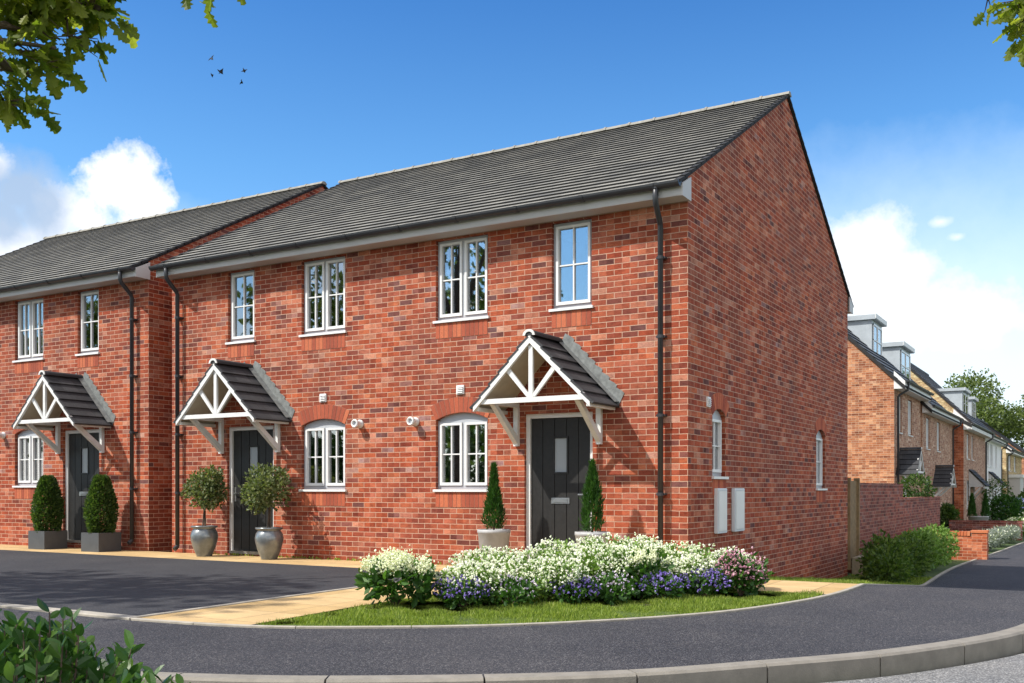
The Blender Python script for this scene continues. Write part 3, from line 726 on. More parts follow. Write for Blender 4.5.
# ------------------------------------------------------------------ houses down the side street (they face +x)
def street_house(name, y0, y1, base, eave, label, gable_mat, front_mat, xf=-1.3, dep=9, pitch=45, windows=(), canopies=(), lean=(), dormers=(), upper=None, lower=None, pipes=(.25,), bay=None):
    W = y1-y0
    root = empty(name, (xf, y0, base), R(90), label=label, cat='house', group='houses along the side street')
    # local: x = along street (0..W), -y = towards the street
    tp = math.tan(R(pitch)); zr = eave+dep/2*tp
    holes = [(a, b, c, d, 0) for a, b, c, d in windows]
    w = MB(TI); wall(w, 0, W, -.6, [(0, eave), (W, eave)], holes); w.build('front_wall', front_mat, root, fix=False)
    g = MB(lambda u, d, z: (-d, u, z)); gb = [(0, eave), (dep/2, zr), (dep, eave)]
    if upper:
        q = 1.5; wall(g, 0, q, upper[1], [(0, eave), (q, eave+q*tp)], [], mi=1); wall(g, 0, q, -.6, [(0, upper[1]), (q, upper[1])], []); wall(g, q, dep, -.6, [(q, eave+q*tp)]+gb[1:], [])
        g.build('gable_wall', [gable_mat, upper[0]], root, fix=False)
    else:
        wall(g, 0, dep, -.6, gb, []); g.build('gable_wall', gable_mat, root, fix=False)
    g = MB(lambda u, d, z: (W+d, u, z)); wall(g, 0, dep, -.6, gb, []); g.build('gable_wall', gable_mat, root, fix=False)
    g = MB(lambda u, d, z: (u, dep+d, z)); wall(g, 0, W, -.6, [(0, eave), (W, eave)], []); g.build('back_wall', gable_mat, root, fix=False)
    r = MB(TI); Ov = .35
    slope_tiles(r, -.08, W+.08, Ov, eave+.08-Ov*tp, -dep/2, zr+.08, 18, .035)
    r.T = lambda u, d, z: (u, dep+d, z); slope_tiles(r, -.08, W+.08, Ov, eave+.08-Ov*tp, -dep/2, zr+.08, 18, .035)
    rf = r.build('roof', ['slate_tile', 'tile_edge'], root, fix=False)
    rd = MB(); rd.tube([(-.09, dep/2, zr+.1), (W+.09, dep/2, zr+.1)], .1, 8); rd.build('ridge', 'slate_tile', rf)
    for xx in (-.10, W+.06):
        v = MB(TI); v.prism([(Ov, eave+.08-Ov*tp-.10), (Ov, eave+.08-Ov*tp+.04), (-dep/2, zr+.13), (-dep/2, zr-.04)], xx, xx+.04, 0)
        v.T = lambda u, d, z: (u, dep+d, z); v.prism([(Ov, eave+.08-Ov*tp-.10), (Ov, eave+.08-Ov*tp+.04), (-dep/2, zr+.13), (-dep/2, zr-.04)], xx, xx+.04, 0)
        v.build('verge_cap', 'tile_edge', rf, uv=False)
    ez = eave-.30
    e = MB(TI)
    e.box(-.02, W+.02, .005, .34, ez-.01, ez+.01); e.box(-.02, W+.02, .32, .345, ez+.01, ez+.24)
    for xx in (-.05, W+.02): e.prism([(0, ez-.02), (.35, ez-.02), (.35, ez+.22), (0, ez+.22+.35*tp)], xx, xx+.03, 0)
    e.build('fascia', 'white_paint', root, uv=False)
    gutter(root, TI, -.06, W+.06, ez+.25, .345, False)
    for u in pipes: downpipe(root, TI, u, ez+.2, .1, .40, False)
    for h in holes:
        window(root, TI, h, cols=1 if h[1]-h[0] < .8 else 2, soldier=False, room=True)
    for c in canopies: canopy(root, TI, *c, rows=5, flash=False)
    for c in lean: lean_canopy(root, TI, *c)
    for (a, b, dx, zt, zb) in dormers:              # along-street range, set back dx, top, bottom of front
        D = MB(); back = dep/2-.2
        D.box(a, b, dx+.03, back, zb-1.5, zt)
        dd = D.build('dormer', 'zinc', root, uv=False)
        D = MB(); D.box(a-.12, b+.12, dx-.12, back, zt, zt+.17); D.build('dormer_roof', 'zinc', dd, uv=False)
        D = MB(); D.box(a-.14, b+.14, dx-.14, dx-.12, zt+.02, zt+.19); D.build('dormer_trim', 'white_paint', dd, uv=False)
        f = MB(TI); wz0, wz1 = zb+.15, zt-.12; wa, wb = a+.14, b-.14; dd0 = -dx-.029
        f.box(wa, wa+.07, dd0, dd0+.04, wz0, wz1); f.box(wb-.07, wb, dd0, dd0+.04, wz0, wz1); f.box((wa+wb)/2-.04, (wa+wb)/2+.04, dd0, dd0+.04, wz0, wz1)
        f.box(wa, wb, dd0, dd0+.039, wz0, wz0+.07); f.box(wa, wb, dd0, dd0+.039, wz1-.07, wz1); f.box(wa, wb, dd0, dd0+.038, (wz0+wz1)/2-.02, (wz0+wz1)/2+.02)
        f.build('dormer_window', 'upvc_white', dd, uv=False)
        f = MB(TI); f.box(wa, wb, dd0, dd0+.015, wz0, wz1); f.build('dormer_pane', 'glass', dd, uv=False)
    if bay:
        a, b = bay
        B = MB(TI); B.box(a, b, .005, .75, .0, 2.4); bb = B.build('bay_porch', 'fascia', root, uv=False)
        B = MB(TI); B.box(a-.12, b+.12, .005, .9, 2.4, 2.62); B.build('bay_roof', 'white_paint', bb, uv=False)
    return root
S1 = -.5
street_house('terraced_house', 22.75, 28.3, S1, 5.2, 'orange brick gable house with two zinc dormers, nearest house of the side street', 'orange_brick', 'brown_brick',
    windows=[(.75, 1.45, 3.5, 4.75), (2.7, 3.6, 3.5, 4.75), (1.9, 2.7, .9, 2.2)], canopies=[(1.1, .78, 2.1, .8, .65)], dormers=[(3.3, 5.2, 1.3, 7.75, 6.3)], pipes=(.25,), xf=-1.42)
street_house('terraced_house', 28.3, 37.0, S1, 4.78, 'brown brick house stepping down from the orange gable house, box-shaped white eaves', 'brown_brick', 'brown_brick',
    windows=[(.9, 1.8, 3.15, 4.35), (3.8, 4.7, 3.15, 4.35), (1.0, 1.9, .75, 2.1)], canopies=[(3.4, .85, 1.72, .75, .65)], dormers=[(2.9, 5.4, 1.25, 7.4, 5.9)], pipes=(8.2,), xf=-1.36)
street_house('terraced_house', 37.4, 47.0, S1, 4.6, 'red brick house with a sunlit end wall between the brown brick and white-gabled houses', 'bright_red_brick', 'brown_brick', xf=-.95, pitch=30,
    windows=[(1.2, 2.2, 3.0, 4.15), (3.2, 4.0, 3.0, 4.15), (1.2, 2.2, .7, 2.0)], lean=[(3.0, 2.0, 1.7, .75, .65)], pipes=(9.2,))
street_house('terraced_house', 49.4, 61.0, S1, 4.7, 'tall house with buff brick and white rendered gable and two zinc dormers', 'buff_brick', 'render_white',
    windows=[(2.0, 3.6, 2.9, 4.25), (4.2, 5.8, 2.9, 4.25), (7.5, 8.5, 2.9, 4.25)], lean=[(4.4, 2.4, 1.75, .8, .75)], dormers=[(2.6, 5.4, 1.3, 7.35, 5.9), (7.4, 9.6, 1.3, 7.2, 5.8)], pipes=(.4, 11.0), upper=('render_white', 3.0))
street_house('terraced_house', 64.8, 80.0, S1, 4.4, 'buff brick house with a porch bay near the far end of the side street', 'buff_brick', 'buff_brick', pitch=38,
    windows=[(2.0, 4.2, 2.9, 4.05), (7.0, 9.0, 2.9, 4.05)], pipes=(.4,), bay=(2.0, 5.5))
street_house('terraced_house', 83.0, 98.0, S1, 4.4, 'farthest orange brick house of the side street beside the trees', 'orange_brick', 'buff_brick', pitch=38, xf=-1.0,
    windows=[(2.0, 4.2, 2.9, 4.05)], pipes=(.4,))

# ------------------------------------------------------------------ ground
def smooth_curve(pts, n=10):
    P = [Vector((*p, 0)) for p in pts]; out = []
    for i in range(len(P)-1):
        a = P[max(i-1, 0)]; b = P[i]; c = P[i+1]; d = P[min(i+2, len(P)-1)]
        for k in range(n):
            t = k/n
            out.append(.5*((2*b)+(c-a)*t+(2*a-5*b+4*c-d)*t*t+(-a+3*b-3*c+d)*t**3))
    out.append(P[-1]); return [(p.x, p.y) for p in out]
def resample(c, step):
    out = [c[0]]; acc = 0
    for a, b in zip(c, c[1:]):
        L = math.dist(a, b); t = step-acc
        while t <= L:
            out.append((a[0]+(b[0]-a[0])*t/L, a[1]+(b[1]-a[1])*t/L)); t += step
        acc = (acc+L) % step
    return out
def offs(c, d):                           # offset to the left of travel
    out = []
    for i, p in enumerate(c):
        a = c[max(i-1, 0)]; b = c[min(i+1, len(c)-1)]; L = math.dist(a, b) or 1
        out.append((p[0]-(b[1]-a[1])/L*d, p[1]+(b[0]-a[0])/L*d))
    return out
def sheet(name, poly, off, mat, ys=True, **k):
    bm = bmesh.new(); vs = [bm.verts.new((x, y, 0)) for x, y in poly]; bm.faces.new(vs)
    bmesh.ops.triangulate(bm, faces=bm.faces)
    for i in range(-1, 28):
        bmesh.ops.bisect_plane(bm, geom=bm.verts[:]+bm.edges[:]+bm.faces[:], plane_co=(0, i*.35, 0), plane_no=(0,1,0))
    for v in bm.verts: v.co.z = gz(v.co.y)+off
    for f in bm.faces:
        f.normal_update()
        if f.normal.z < 0: f.normal_flip()
    me = bpy.data.meshes.new(name); bm.to_mesh(me); bm.free(); me.materials.append(M[mat])
    o = bpy.data.objects.new(name, me); link(o); return tag(o, kind='structure')
inner = smooth_curve([(-60,-6.38), (-14,-6.38), (-4.4,-6.38), (-2.46,-6.36), (-1.25,-6.16), (-.3,-5.63), (.42,-5.06), (1.09,-4.25), (1.6,-3.36), (1.92,-2.35), (2.08,-1.5), (2.14,-.6), (2.12,.4), (1.98,2.5), (1.82,5), (1.70,7.5), (1.62,12), (1.8,16), (2.02,20), (2.25,25), (2.9,36), (4.2,50), (9,110)])
outer = smooth_curve([(-60,-8.75), (-14,-8.75), (-4,-8.7), (-1.6,-8.45), (-.2,-8.02), (.74,-7.58), (1.97,-6.69), (2.76,-5.74), (3.40,-4.8), (3.99,-3.37), (4.22,-1.6), (4.2,.5), (4.1,4), (3.95,10), (4.0,16), (4.4,25), (5.1,36), (6.5,50), (11.4,110)])
sheet('ground', [(-400,-400), (400,-400), (400,600), (-400,600)], -.16, 'terrain')
sheet('lawn', offs(inner, 0)+[(-60,110)], -.035, 'lawn_soil')
sheet('footway', offs(inner, -.04)+[p for p in reversed(offs(outer, .06))], .0, 'asphalt_footway')
ro_out = smooth_curve([(-60,-12.2), (-14,-12.1), (-2,-11.7), (2.2,-10.7), (4.9,-9.3), (7.4,-6.5), (8.8,-3), (9.4,2), (9.5,12), (10.2,25), (11,36), (12.4,50), (17.5,110)])
sheet('road', offs(outer, -.1)+[p for p in reversed(ro_out)], -.118, 'asphalt_road')
sheet('opposite_verge', ro_out+[(80,110), (80,-60), (-60,-60)], -.01, 'lawn_soil')
sheet('driveway', [(-40,-6.33), (-2.58,-6.33), (-2.62,-4.5), (-2.62,-1.12), (-40,-1.12)], .010, 'asphalt_drive')
sheet('paved_path', [(-24,.02), (-24,-1.12), (-2.60,-1.12), (-2.60,-4.5), (-2.56,-6.31), (-1.42,-6.14), (-1.5,-4.7), (-1.5,-1.35), (2.05,-1.35), (2.10,-.6), (2.09,.0), (2.09,.02)], .005, 'paving')
def strip(name, c, w, h, off, seg, gap, mat, depth=.15, chamf=.012):
    """kerb or edging stones laid along a curve; outer face on the right of travel"""
    mb = MB(); fine = resample(c, seg/6); inn = offs(fine, w)
    n = len(fine)//6
    for k in range(n-1):
        idx = list(range(k*6, k*6+7))
        ps = []
        for j, i in enumerate(idx):
            a = Vector((*fine[i], 0)); b = Vector((*inn[i], 0))
            if j == 0: nx = (Vector((*fine[i+1], 0))-a).normalized()*gap/2; a = a+nx; b = b+nx
            if j == 6: nx = (a-Vector((*fine[i-1], 0))).normalized()*gap/2; a = a-nx; b = b-nx
            z = gz(a.y)+off; m_ = (b-a).normalized()*chamf
            ps.append([(a.x, a.y, z-depth), (a.x, a.y, z-chamf), (a.x+m_.x, a.y+m_.y, z), (b.x, b.y, z), (b.x, b.y, z-depth)])
        pts = [p for r_ in ps for p in r_]; fs = []
        for j in range(6):
            for q in range(4): fs.append((j*5+q, (j+1)*5+q, (j+1)*5+q+1, j*5+q+1))
        fs += [(0,1,2,3,4), (34,33,32,31,30)]
        mb.add(pts, fs)
    o = mb.build(name, mat, None, uv=False); return tag(o, kind='structure')
sheet('flower_bed', smooth_curve([(-1.35,-4.55), (-.9,-4.75), (-.3,-4.35), (.6,-3.5), (1.15,-2.7), (1.45,-1.9), (1.4,-1.38), (-1.35,-1.38), (-1.42,-3), (-1.35,-4.5)]), .004, 'soil')
GB1 = [(-1.40,-6.14), (-1.48,-4.7), (-1.48,-1.36), (2.04,-1.36)] + [p for p in reversed([q for q in inner if q[0] > -1.4 and q[1] < -1.38])]
sheet('grass_verge', GB1, -.006, 'lawn_soil')
sheet('side_verge', [(0.0,.03), (2.08,.03)] + [q for q in inner if .05 < q[1] < 15] + [(0,15)], -.006, 'lawn_soil')
strip('kerb', [p for p in outer if p[1] < 60 and p[0] > -30], .14, .12, .006, .915, .012, 'kerb_stone', .16, .016)
strip('path_edging', [p for p in inner if p[1] < 60 and p[0] > -30], .05, .05, .012, .915, .008, 'edging', .06, .004)
strip('driveway_kerb', [(-30,-6.38), (-2.2,-6.38), (-1.5,-6.28)], .13, .05, .016, .915, .012, 'edging', .06, .006)
strip('driveway_edging', [(-2.56,-6.25), (-2.60,-4.5), (-2.60,-1.15)], .05, .05, .016, .915, .006, 'edging', .06, .004)
strip('far_kerb', [p for p in reversed([q for q in ro_out if -30 < q[0] and q[1] < 60])], .14, .12, .006, .915, .012, 'kerb_stone', .16, .016)

# grass blades on the visible verge strips
def inpoly(P, poly):
    x, y = P[:,0], P[:,1]; ins = np.zeros(len(P), bool); n = len(poly)
    for i in range(n):
        x1, y1 = poly[i]; x2, y2 = poly[(i+1) % n]
        c = ((y1 > y) != (y2 > y)) & (x < (x2-x1)*(y-y1)/((y2-y1) or 1e-9)+x1); ins ^= c
    return ins
def grass(name, poly, dens, h=.05):
    a = np.array(poly); lo, hi = a.min(0), a.max(0); n = int((hi-lo).prod()*dens)
    P = rng.random((n, 2))*(hi-lo)+lo; P = P[inpoly(P, poly)]
    n = len(P); Z = np.array([gz(y) for y in P[:,1]])-.008
    P3 = np.column_stack([P, Z]); D = np.tile([0,0,1.], (n, 1))
    tpl = ([(-.09,0,0), (.09,0,0), (.05,.55,.06), (0,1,.2)], [(0,1,2,3)])
    patch = .7+.5*np.sin(P[:,0]*3.1+1)*np.sin(P[:,1]*2.7)+.35*np.sin(P[:,0]*9.3)*np.sin(P[:,1]*11.1+P[:,0]*4)
    o = leafobj(name, [scatter(tpl, P3, D, h*(.5+.7*rng.random(n))*patch.clip(.3, 1.35), .35)], 'grass_blade')
    return o
ci = offs(inner, .07)
g1 = [(-1.38,-6.10), (-1.45,-4.7), (-1.45,-1.40), (2.02,-1.40)] + [p for p in reversed([q for q in ci if q[0] > -1.3 and q[1] < -1.42])]
o = grass('front_grass', g1, 9000, .055); tag(o, 'bright green mown grass in front of the flower bed', 'grass', kind='stuff')
g2 = [(0.02,.06), (2.05,.06)] + [q for q in ci if .06 < q[1] < 7.2] + [(1.6,9.3), (.02,9.3)]
o = grass('side_grass', g2, 4500, .055); tag(o, 'green grass strip along the foot of the side wall', 'grass', kind='stuff')
g3 = [q for q in ci if 3 < q[1] < 15] + [(0.9,15), (.9,3)]
n = 260; P = np.column_stack([rng.uniform(-8.8, -2.7, n), rng.uniform(-.07, -.012, n), np.full(n, .003)])
o = leafobj('wall_weeds', [scatter(RHOMB, P, np.tile([0,-.3,1.], (n, 1)), .04*(.5+rng.random(n)), .6)], 'grass_blade'); tag(o, 'tiny weeds growing along the foot of the front wall', 'weeds', kind='stuff')

# ------------------------------------------------------------------ side boundary: gate, steps, garden walls
gt = empty('garden_gate', (0, 9.62, -.35), label='brown timber garden gate between the house corner and the garden wall', cat='gate')
for i in range(6):
    pass
b = MB()
for i in range(6): y = -.36+i*.125; b.box(-.03, .0, y+.004, y+.121, .02, 1.62)
b.build('gate_boards', 'timber', gt, uv=False)
b = MB(); b.box(-.06, -.03, -.36, .39, .3, .42); b.box(-.06, -.03, -.36, .39, 1.25, 1.37); b.build('gate_rail', 'timber', gt, uv=False)
for y in (-.45, .40): b = MB(); b.box(-.06, .05, y, y+.085, -.2, 1.68); b.build('gate_post', 'timber', gt, uv=False)
st = MB(); st.box(.06, .48, 9.25, 10.2, -.8, -.30); st.box(.48, .98, 9.25, 10.2, -.8, -.45); o = st.build('garden_steps', 'stone_step', bevel=.01, uv=False)
tag(o, 'two weathered stone steps below the timber gate', 'steps')
gw = empty('garden_wall', (0, 0, 0), label='red brick garden wall running from the gate to the orange gable house', cat='wall')
b = MB(lambda u, d, z: (d, u, z)); 
b.box(10.15, 15.7, -.22, .0, -.8, 1.17); b.box(15.7, 22.6, -.22, .0, -.8, .80); b.build('brickwork', 'garden_brick', gw)
b = MB(lambda u, d, z: (d, u, z)); b.box(10.15, 15.7, -.235, .012, 1.172, 1.235); b.box(15.705, 22.6, -.235, .012, .802, .865); b.build('coping', 'garden_brick', gw)
lw = empty('low_garden_wall', (.2, 15.6, -.6), label='low orange-red brick garden wall with brick-on-edge cap and end pier behind the hedge', cat='wall')
b = MB(); b.box(-.1, 1.45, 0, .22, -.2, .52); b.build('brickwork', 'bright_red_brick', lw)
b = MB(); b.box(1.45, 1.80, -.03, .32, -.2, .60); b.build('pier', 'bright_red_brick', lw)
b = MB(); x = -.1
while x < 1.42: b.box(x, x+.066, -.02, .24, .522, .63); x += .076
b.build('capping', 'cap_brick', lw, uv=False)
b = MB(); b.box(1.43, 1.82, -.05, .34, .602, .66); b.build('pier_cap', 'cap_brick', lw, uv=False)
lw2 = empty('low_garden_wall', (.7, 27.2, -.6), label='low dark red brick wall behind the grey-green lavender bed', cat='wall')
b = MB(); b.box(-1.0, 1.35, 0, .22, -.2, .50); b.build('brickwork', 'garden_brick', lw2); b = MB(); b.box(-1.0, 1.38, -.02, .24, .502, .58); b.build('capping', 'garden_brick', lw2)
sheet('front_drive', [(-1.2,16), (1.5,16), (1.5,30), (-1.2,30)], -.004, 'asphalt_drive')

# ------------------------------------------------------------------ potted plants
def pot_round(root, r, h, mat='pot_grey'):
    p = MB(); p.lathe([(0,0), (r*.70, 0), (r*.72, .01), (r*.97, h-.05), (r*1.0, h-.045), (r*1.0, h), (r*.92, h), (r*.90, h-.06), (0, h-.06)], n=36)
    p.build('pot', mat, root, smooth=True, uv=False, fix=False)
    s_ = MB(); s_.lathe([(0, h-.045), (r*.91, h-.045)], n=24); s_.build('soil', 'soil', root, uv=False, fix=False)
def urn(root):
    p = MB(); p.lathe([(q*.82, h_*.93) for q, h_ in [(0,0), (.15,0), (.155,.02), (.17,.05), (.225,.17), (.262,.30), (.268,.36), (.25,.43), (.215,.475), (.21,.485), (.255,.505), (.262,.52), (.255,.535), (.215,.53), (.20,.47), (0,.47)]], n=40)
    p.build('urn', 'urn_glaze', root, smooth=True, uv=False, fix=False)
    s_ = MB(); s_.lathe([(0, .442), (.168, .442)], n=24); s_.build('soil', 'soil', root, uv=False, fix=False)
def stems(root, h0, h1, k=3, r=.012, sp=.03):
    s_ = MB()
    for i in range(k):
        a = i*2.1; s_.tube([(sp*math.cos(a), sp*math.sin(a), h0), (sp*.4*math.cos(a+1), sp*.4*math.sin(a+1), (h0+h1)/2), (sp*1.5*math.cos(a+2), sp*1.5*math.sin(a+2), h1)], [r, r*.8, r*.5], 6)
    s_.build('stem', 'bark', root, uv=False)
def ball_tree(x, y, rx, zc, rz, label, n=1500):
    root = empty('potted_bay_tree', (x, y, .006), label=label, cat='potted plant', group='ball topiaries in grey urns')
    urn(root); stems(root, .43, zc)
    k = [(0,0,zc,rx*.75,rx*.75,rz*.75)]; r = random.Random(int(x*100))
    for i in range(9):
        a = r.uniform(0, 6.28); e = r.uniform(-.8, .9); k.append((rx*.55*math.cos(a)*math.cos(e), rx*.55*math.sin(a)*math.cos(e), zc+rz*.6*math.sin(e), rx*.42, rx*.42, rz*.42))
    P, D = blobs(k, n, .35, .2)
    leafobj('foliage', [scatter(LEAF6, P, D*.7, .062*(.6+.7*rng.random(n)), .7)], 'leaf_bay', root)
ball_tree(-8.12, -.45, .40, 1.10, .42, 'round bay tree in a grey urn left of the middle house left door', 2300)
ball_tree(-6.69, -.45, .44, 1.09, .47, 'larger round bay tree in a grey urn covering the right side of the left door', 2700)
def cone_tree(x, y, r, h, label, ph=.55):
    root = empty('potted_cypress', (x, y, .006), label=label, cat='potted plant', group='cone conifers in round grey pots')
    pot_round(root, .225, ph); stems(root, ph-.06, ph+.3, 1, .015, 0)
    n = 5200; t = rng.random(n)**.75; z = ph+.0+t*h; a = rng.random(n)*6.283
    prof = np.where(t < .12, .75+t*2, 1-(t-.12)/.88)**.8
    rr = r*prof*(.35+.65*rng.random(n)**.4+.25*(rng.random(n) > .96))*(1+.20*np.sin(a*2+t*7+x*3)+.16*np.sin(a*5-t*17+x))
    P = np.column_stack([rr*np.cos(a), rr*np.sin(a), z]); D = np.column_stack([np.cos(a)*.4, np.sin(a)*.4, np.full(n, 1.)])
    leafobj('foliage', [scatter(NEEDLE, P, D, .06*(.6+.7*rng.random(n)), .3)], 'leaf_conifer', root)
cone_tree(-2.57, -.48, .125, .86, 'narrow cone conifer in a round grey pot left of the right-hand door')
cone_tree(-1.10, -.48, .145, .88, 'narrow cone conifer in a round grey pot right of the right-hand door')
def box_topiary(x, y, label, pz=.075):
    root = empty('planter_topiary', (x, y, .006), label=label, cat='potted plant', group='dome topiaries in square dark planters')
    b = MB(); w = .235; H = .33
    b.box(-w, w, -w, w, 0, H-.03); b.box(-w, w, -w, -w+.03, H-.03, H); b.box(-w, w, w-.03, w, H-.03, H); b.box(-w, -w+.03, -w+.03, w-.03, H-.03, H); b.box(w-.03, w, -w+.03, w-.03, H-.03, H)
    b.build('planter', 'box_planter', root, uv=False)
    b = MB(); b.box(-w+.03, w-.03, -w+.03, w-.03, H-.03, H-.012); b.build('soil', 'soil', root, uv=False)
    n = 8000; t = rng.random(n); z = H-.02+t*1.0; a = rng.random(n)*6.283
    prof = np.where(t < .25, .82+.18*t/.25, np.sqrt(np.clip(1-((t-.25)/.78)**2, 0, 1)))
    rr = .25*prof*(.30+.70*rng.random(n)**.4)*(1+.08*np.sin(a*4+t*9))
    P = np.column_stack([rr*np.cos(a), rr*np.sin(a), z]); D = np.column_stack([np.cos(a), np.sin(a), .4+t])
    leafobj('foliage', [scatter(LEAF6, P, D, .05*(.6+.7*rng.random(n)), .6)], 'leaf_box', root)
box_topiary(-12.22, -.42, 'dome topiary in a square dark planter left of the left-edge house door')
box_topiary(-10.72, -.42, 'dome topiary in a square dark planter right of the left-edge house door')

# ------------------------------------------------------------------ flower bed
def petals(P, D, size, spread, k):
    """k petals/florets round each flower centre"""
    n = len(P); PP = np.repeat(P, k, 0)+rng.normal(0, spread, (n*k, 3)); DD = np.repeat(D, k, 0)
    return scatter(PUFF, PP, DD, size*(.6+.7*rng.random(n*k)), .5)
def flower_bush(name, x, y, rx, ry, h, nl, nf, leafm, petalm, label, cat='flowering plant', group=None, fs=.026, leaf=.06, low=.15, topbias=.35, tpl=LEAF6, cluster=None):
    z0 = gz(y)
    root = empty(name, (x, y, z0), label=label, cat=cat, group=group)
    st = MB()
    for i in range(5):
        a = i*1.26; st.tube([(0,0,-.02), (rx*.4*math.cos(a), ry*.4*math.sin(a), h*.5)], [.008, .004], 5)
    st.build('stem', 'twig', root, uv=False)
    bl = [(0,0,h*.5,rx*.8,ry*.8,h*.5)]
    r = random.Random(int(x*1000+y*100))
    for i in range(7):
        a = r.uniform(0, 6.28); f = r.uniform(.4, .75); bl.append((rx*f*math.cos(a), ry*f*math.sin(a), h*r.uniform(.35, .72), rx*.38, ry*.38, h*.3))
    P, D = blobs(bl, nl, .3, .2); k = P[:,2] > .0
    leafobj('foliage', [scatter(tpl, P[k], D[k]*.7+np.array([0,0,.3]), leaf*(.6+.7*rng.random(k.sum())), .6)], leafm, root)
    P, D = blobs(bl, nf*12, .82, .2)
    k = (P[:,2] > h*low+h*.25*rng.random(len(P))) & (D[:,2] > -.6); P, D = P[k][:nf], D[k][:nf]
    P = P + D*.02 + np.array([0,0,1.])*rng.random((len(P),1))*.03
    if cluster:
        k2, sp = cluster; V = petals(P, D, fs, sp, k2)
    else: V = petals(P, D, fs, .006, 2)
    leafobj('blossom', [V], petalm, root)
    return root
G = 'white-flowering plants of the front bed'
spots = [(-.62,-4.05,.36,.34,.42), (-.95,-3.3,.42,.40,.52), (-.12,-3.55,.38,.35,.45), (-.45,-2.75,.45,.42,.60), (.10,-2.9,.40,.38,.56), (-.05,-2.2,.45,.42,.64), (.42,-2.45,.36,.36,.52),
         (.55,-1.75,.42,.40,.60), (.05,-1.6,.4,.38,.60), (.85,-2.05,.30,.30,.46), (1.0,-1.4,.34,.32,.50)]
lb = ['small white-flowering plant beside the cream hydrangea', 'white-flowering plant behind the cream hydrangea near the paved path', 'white-flowering plant at the front of the bed below the left cone conifer',
      'tall white-flowering plant in front of the left cone conifer pot', 'white-flowering plant at the front of the bed below the charcoal door', 'tallest white-flowering plant in front of the charcoal door',
      'white-flowering plant behind the middle purple flowers', 'white-flowering plant below the right cone conifer pot', 'white-flowering plant at the back of the bed beside the right conifer', 'low white-flowering plant between purple and pink plants', 'white-flowering plant behind the pink plant at the house corner']
for (x, y, rx, ry, h), l in zip(spots, lb):
    flower_bush('white_flower_bush', x, y, rx*1.12, ry*1.12, h*(.90 if x < .3 else .82), 1900, 900, 'leaf_bed', 'petal_white', l, group=G, fs=.025, leaf=.048, low=.38)
flower_bush('hydrangea', -1.20, -4.48, .40, .34, .44, 420, 46, 'leaf_hydrangea', 'petal_cream', 'low hydrangea with cream heads and big dark leaves at the bed left end', group=None, fs=.026, leaf=.10, low=.72, cluster=(60, .032))
for (x, y, l) in ((-.25,-4.0,'dark-leaved plant with few lilac flowers left of the bed middle'), (.42,-3.2,'dark-leaved plant with few lilac flowers right of the bed middle')):
    flower_bush('lilac_flower_plant', x, y, .30, .2, .26, 520, 110, 'leaf_hydrangea', 'petal_lilac', l, group='lilac-flowering plants of the front bed', fs=.022, leaf=.06, low=.35)
for (x, y, l) in ((-.62,-4.22,'purple flowers low beside the hydrangea'), (.10,-3.55,'purple flowers low at the front of the bed middle'), (.72,-2.75,'bright purple flowers beneath the pale heads near the right of the bed'), (1.0,-2.25,'purple flowers next to the pink plant')):
    flower_bush('purple_flower_plant', x, y, .30, .22, .25, 520, 260, 'leaf_hydrangea', 'petal_purple', l, group='purple-flowering plants of the front bed', fs=.024, leaf=.055, low=.3)
flower_bush('cream_flower_bush', .52, -2.72, .30, .22, .44, 300, 30, 'leaf_hydrangea', 'petal_cream', 'pale cream hydrangea-like heads behind the bright purple flowers', fs=.022, leaf=.09, low=.7, cluster=(34, .026))
flower_bush('pink_flower_bush', 1.30, -1.95, .30, .28, .45, 700, 520, 'leaf_hydrangea', 'petal_pink', 'pink-flowering bush at the right end of the bed', fs=.026, leaf=.07, low=.25)

# ------------------------------------------------------------------ hedge shrubs by the footway
def shrub(name, x, y, bl, n, leaf, mat, label, group=None, tpl=LEAF6):
    root = empty(name, (x, y, gz(y)), label=label, cat='shrub', group=group)
    st = MB()
    for i in range(5):
        a = i*1.26; st.tube([(0,0,-.05), (.25*math.cos(a), .25*math.sin(a), .4)], [.02, .01], 5)
    st.build('stem', 'bark', root, uv=False)
    P, D = blobs(bl, n, .45, .22); k = P[:,2] > -.02
    leafobj('foliage', [scatter(tpl, P[k], D[k]*.8+np.array([0,0,.25]), leaf*(.6+.7*rng.random(k.sum())), .6)], mat, root)
HG = 'green shrubs forming a hedge along the footway'
shrub('hedge_shrub', 1.15, 6.9, [(0,0,.32,.42,.55,.36), (-.1,.4,.5,.4,.4,.35), (.1,-.5,.25,.35,.4,.3)], 3800, .075, 'leaf_shrub', 'nearest dark green shrub beside the stone steps', HG)
shrub('hedge_shrub', 1.08, 8.9, [(0,0,.38,.5,.9,.38), (.1,.5,.42,.45,.5,.36)], 3600, .075, 'leaf_shrub', 'tall green shrub in the middle of the hedge against the garden wall', HG)
shrub('hedge_shrub', 1.1, 11.2, [(0,0,.40,.5,1.0,.42), (-.2,.2,.48,.4,.6,.36)], 3800, .075, 'leaf_bed', 'lighter yellow-green shrub in the hedge before the low brick wall', HG)
shrub('hedge_shrub', 1.05, 13.6, [(0,0,.42,.5,1.0,.46)], 2600, .075, 'leaf_bed', 'farthest hedge shrub touching the low brick wall', HG)

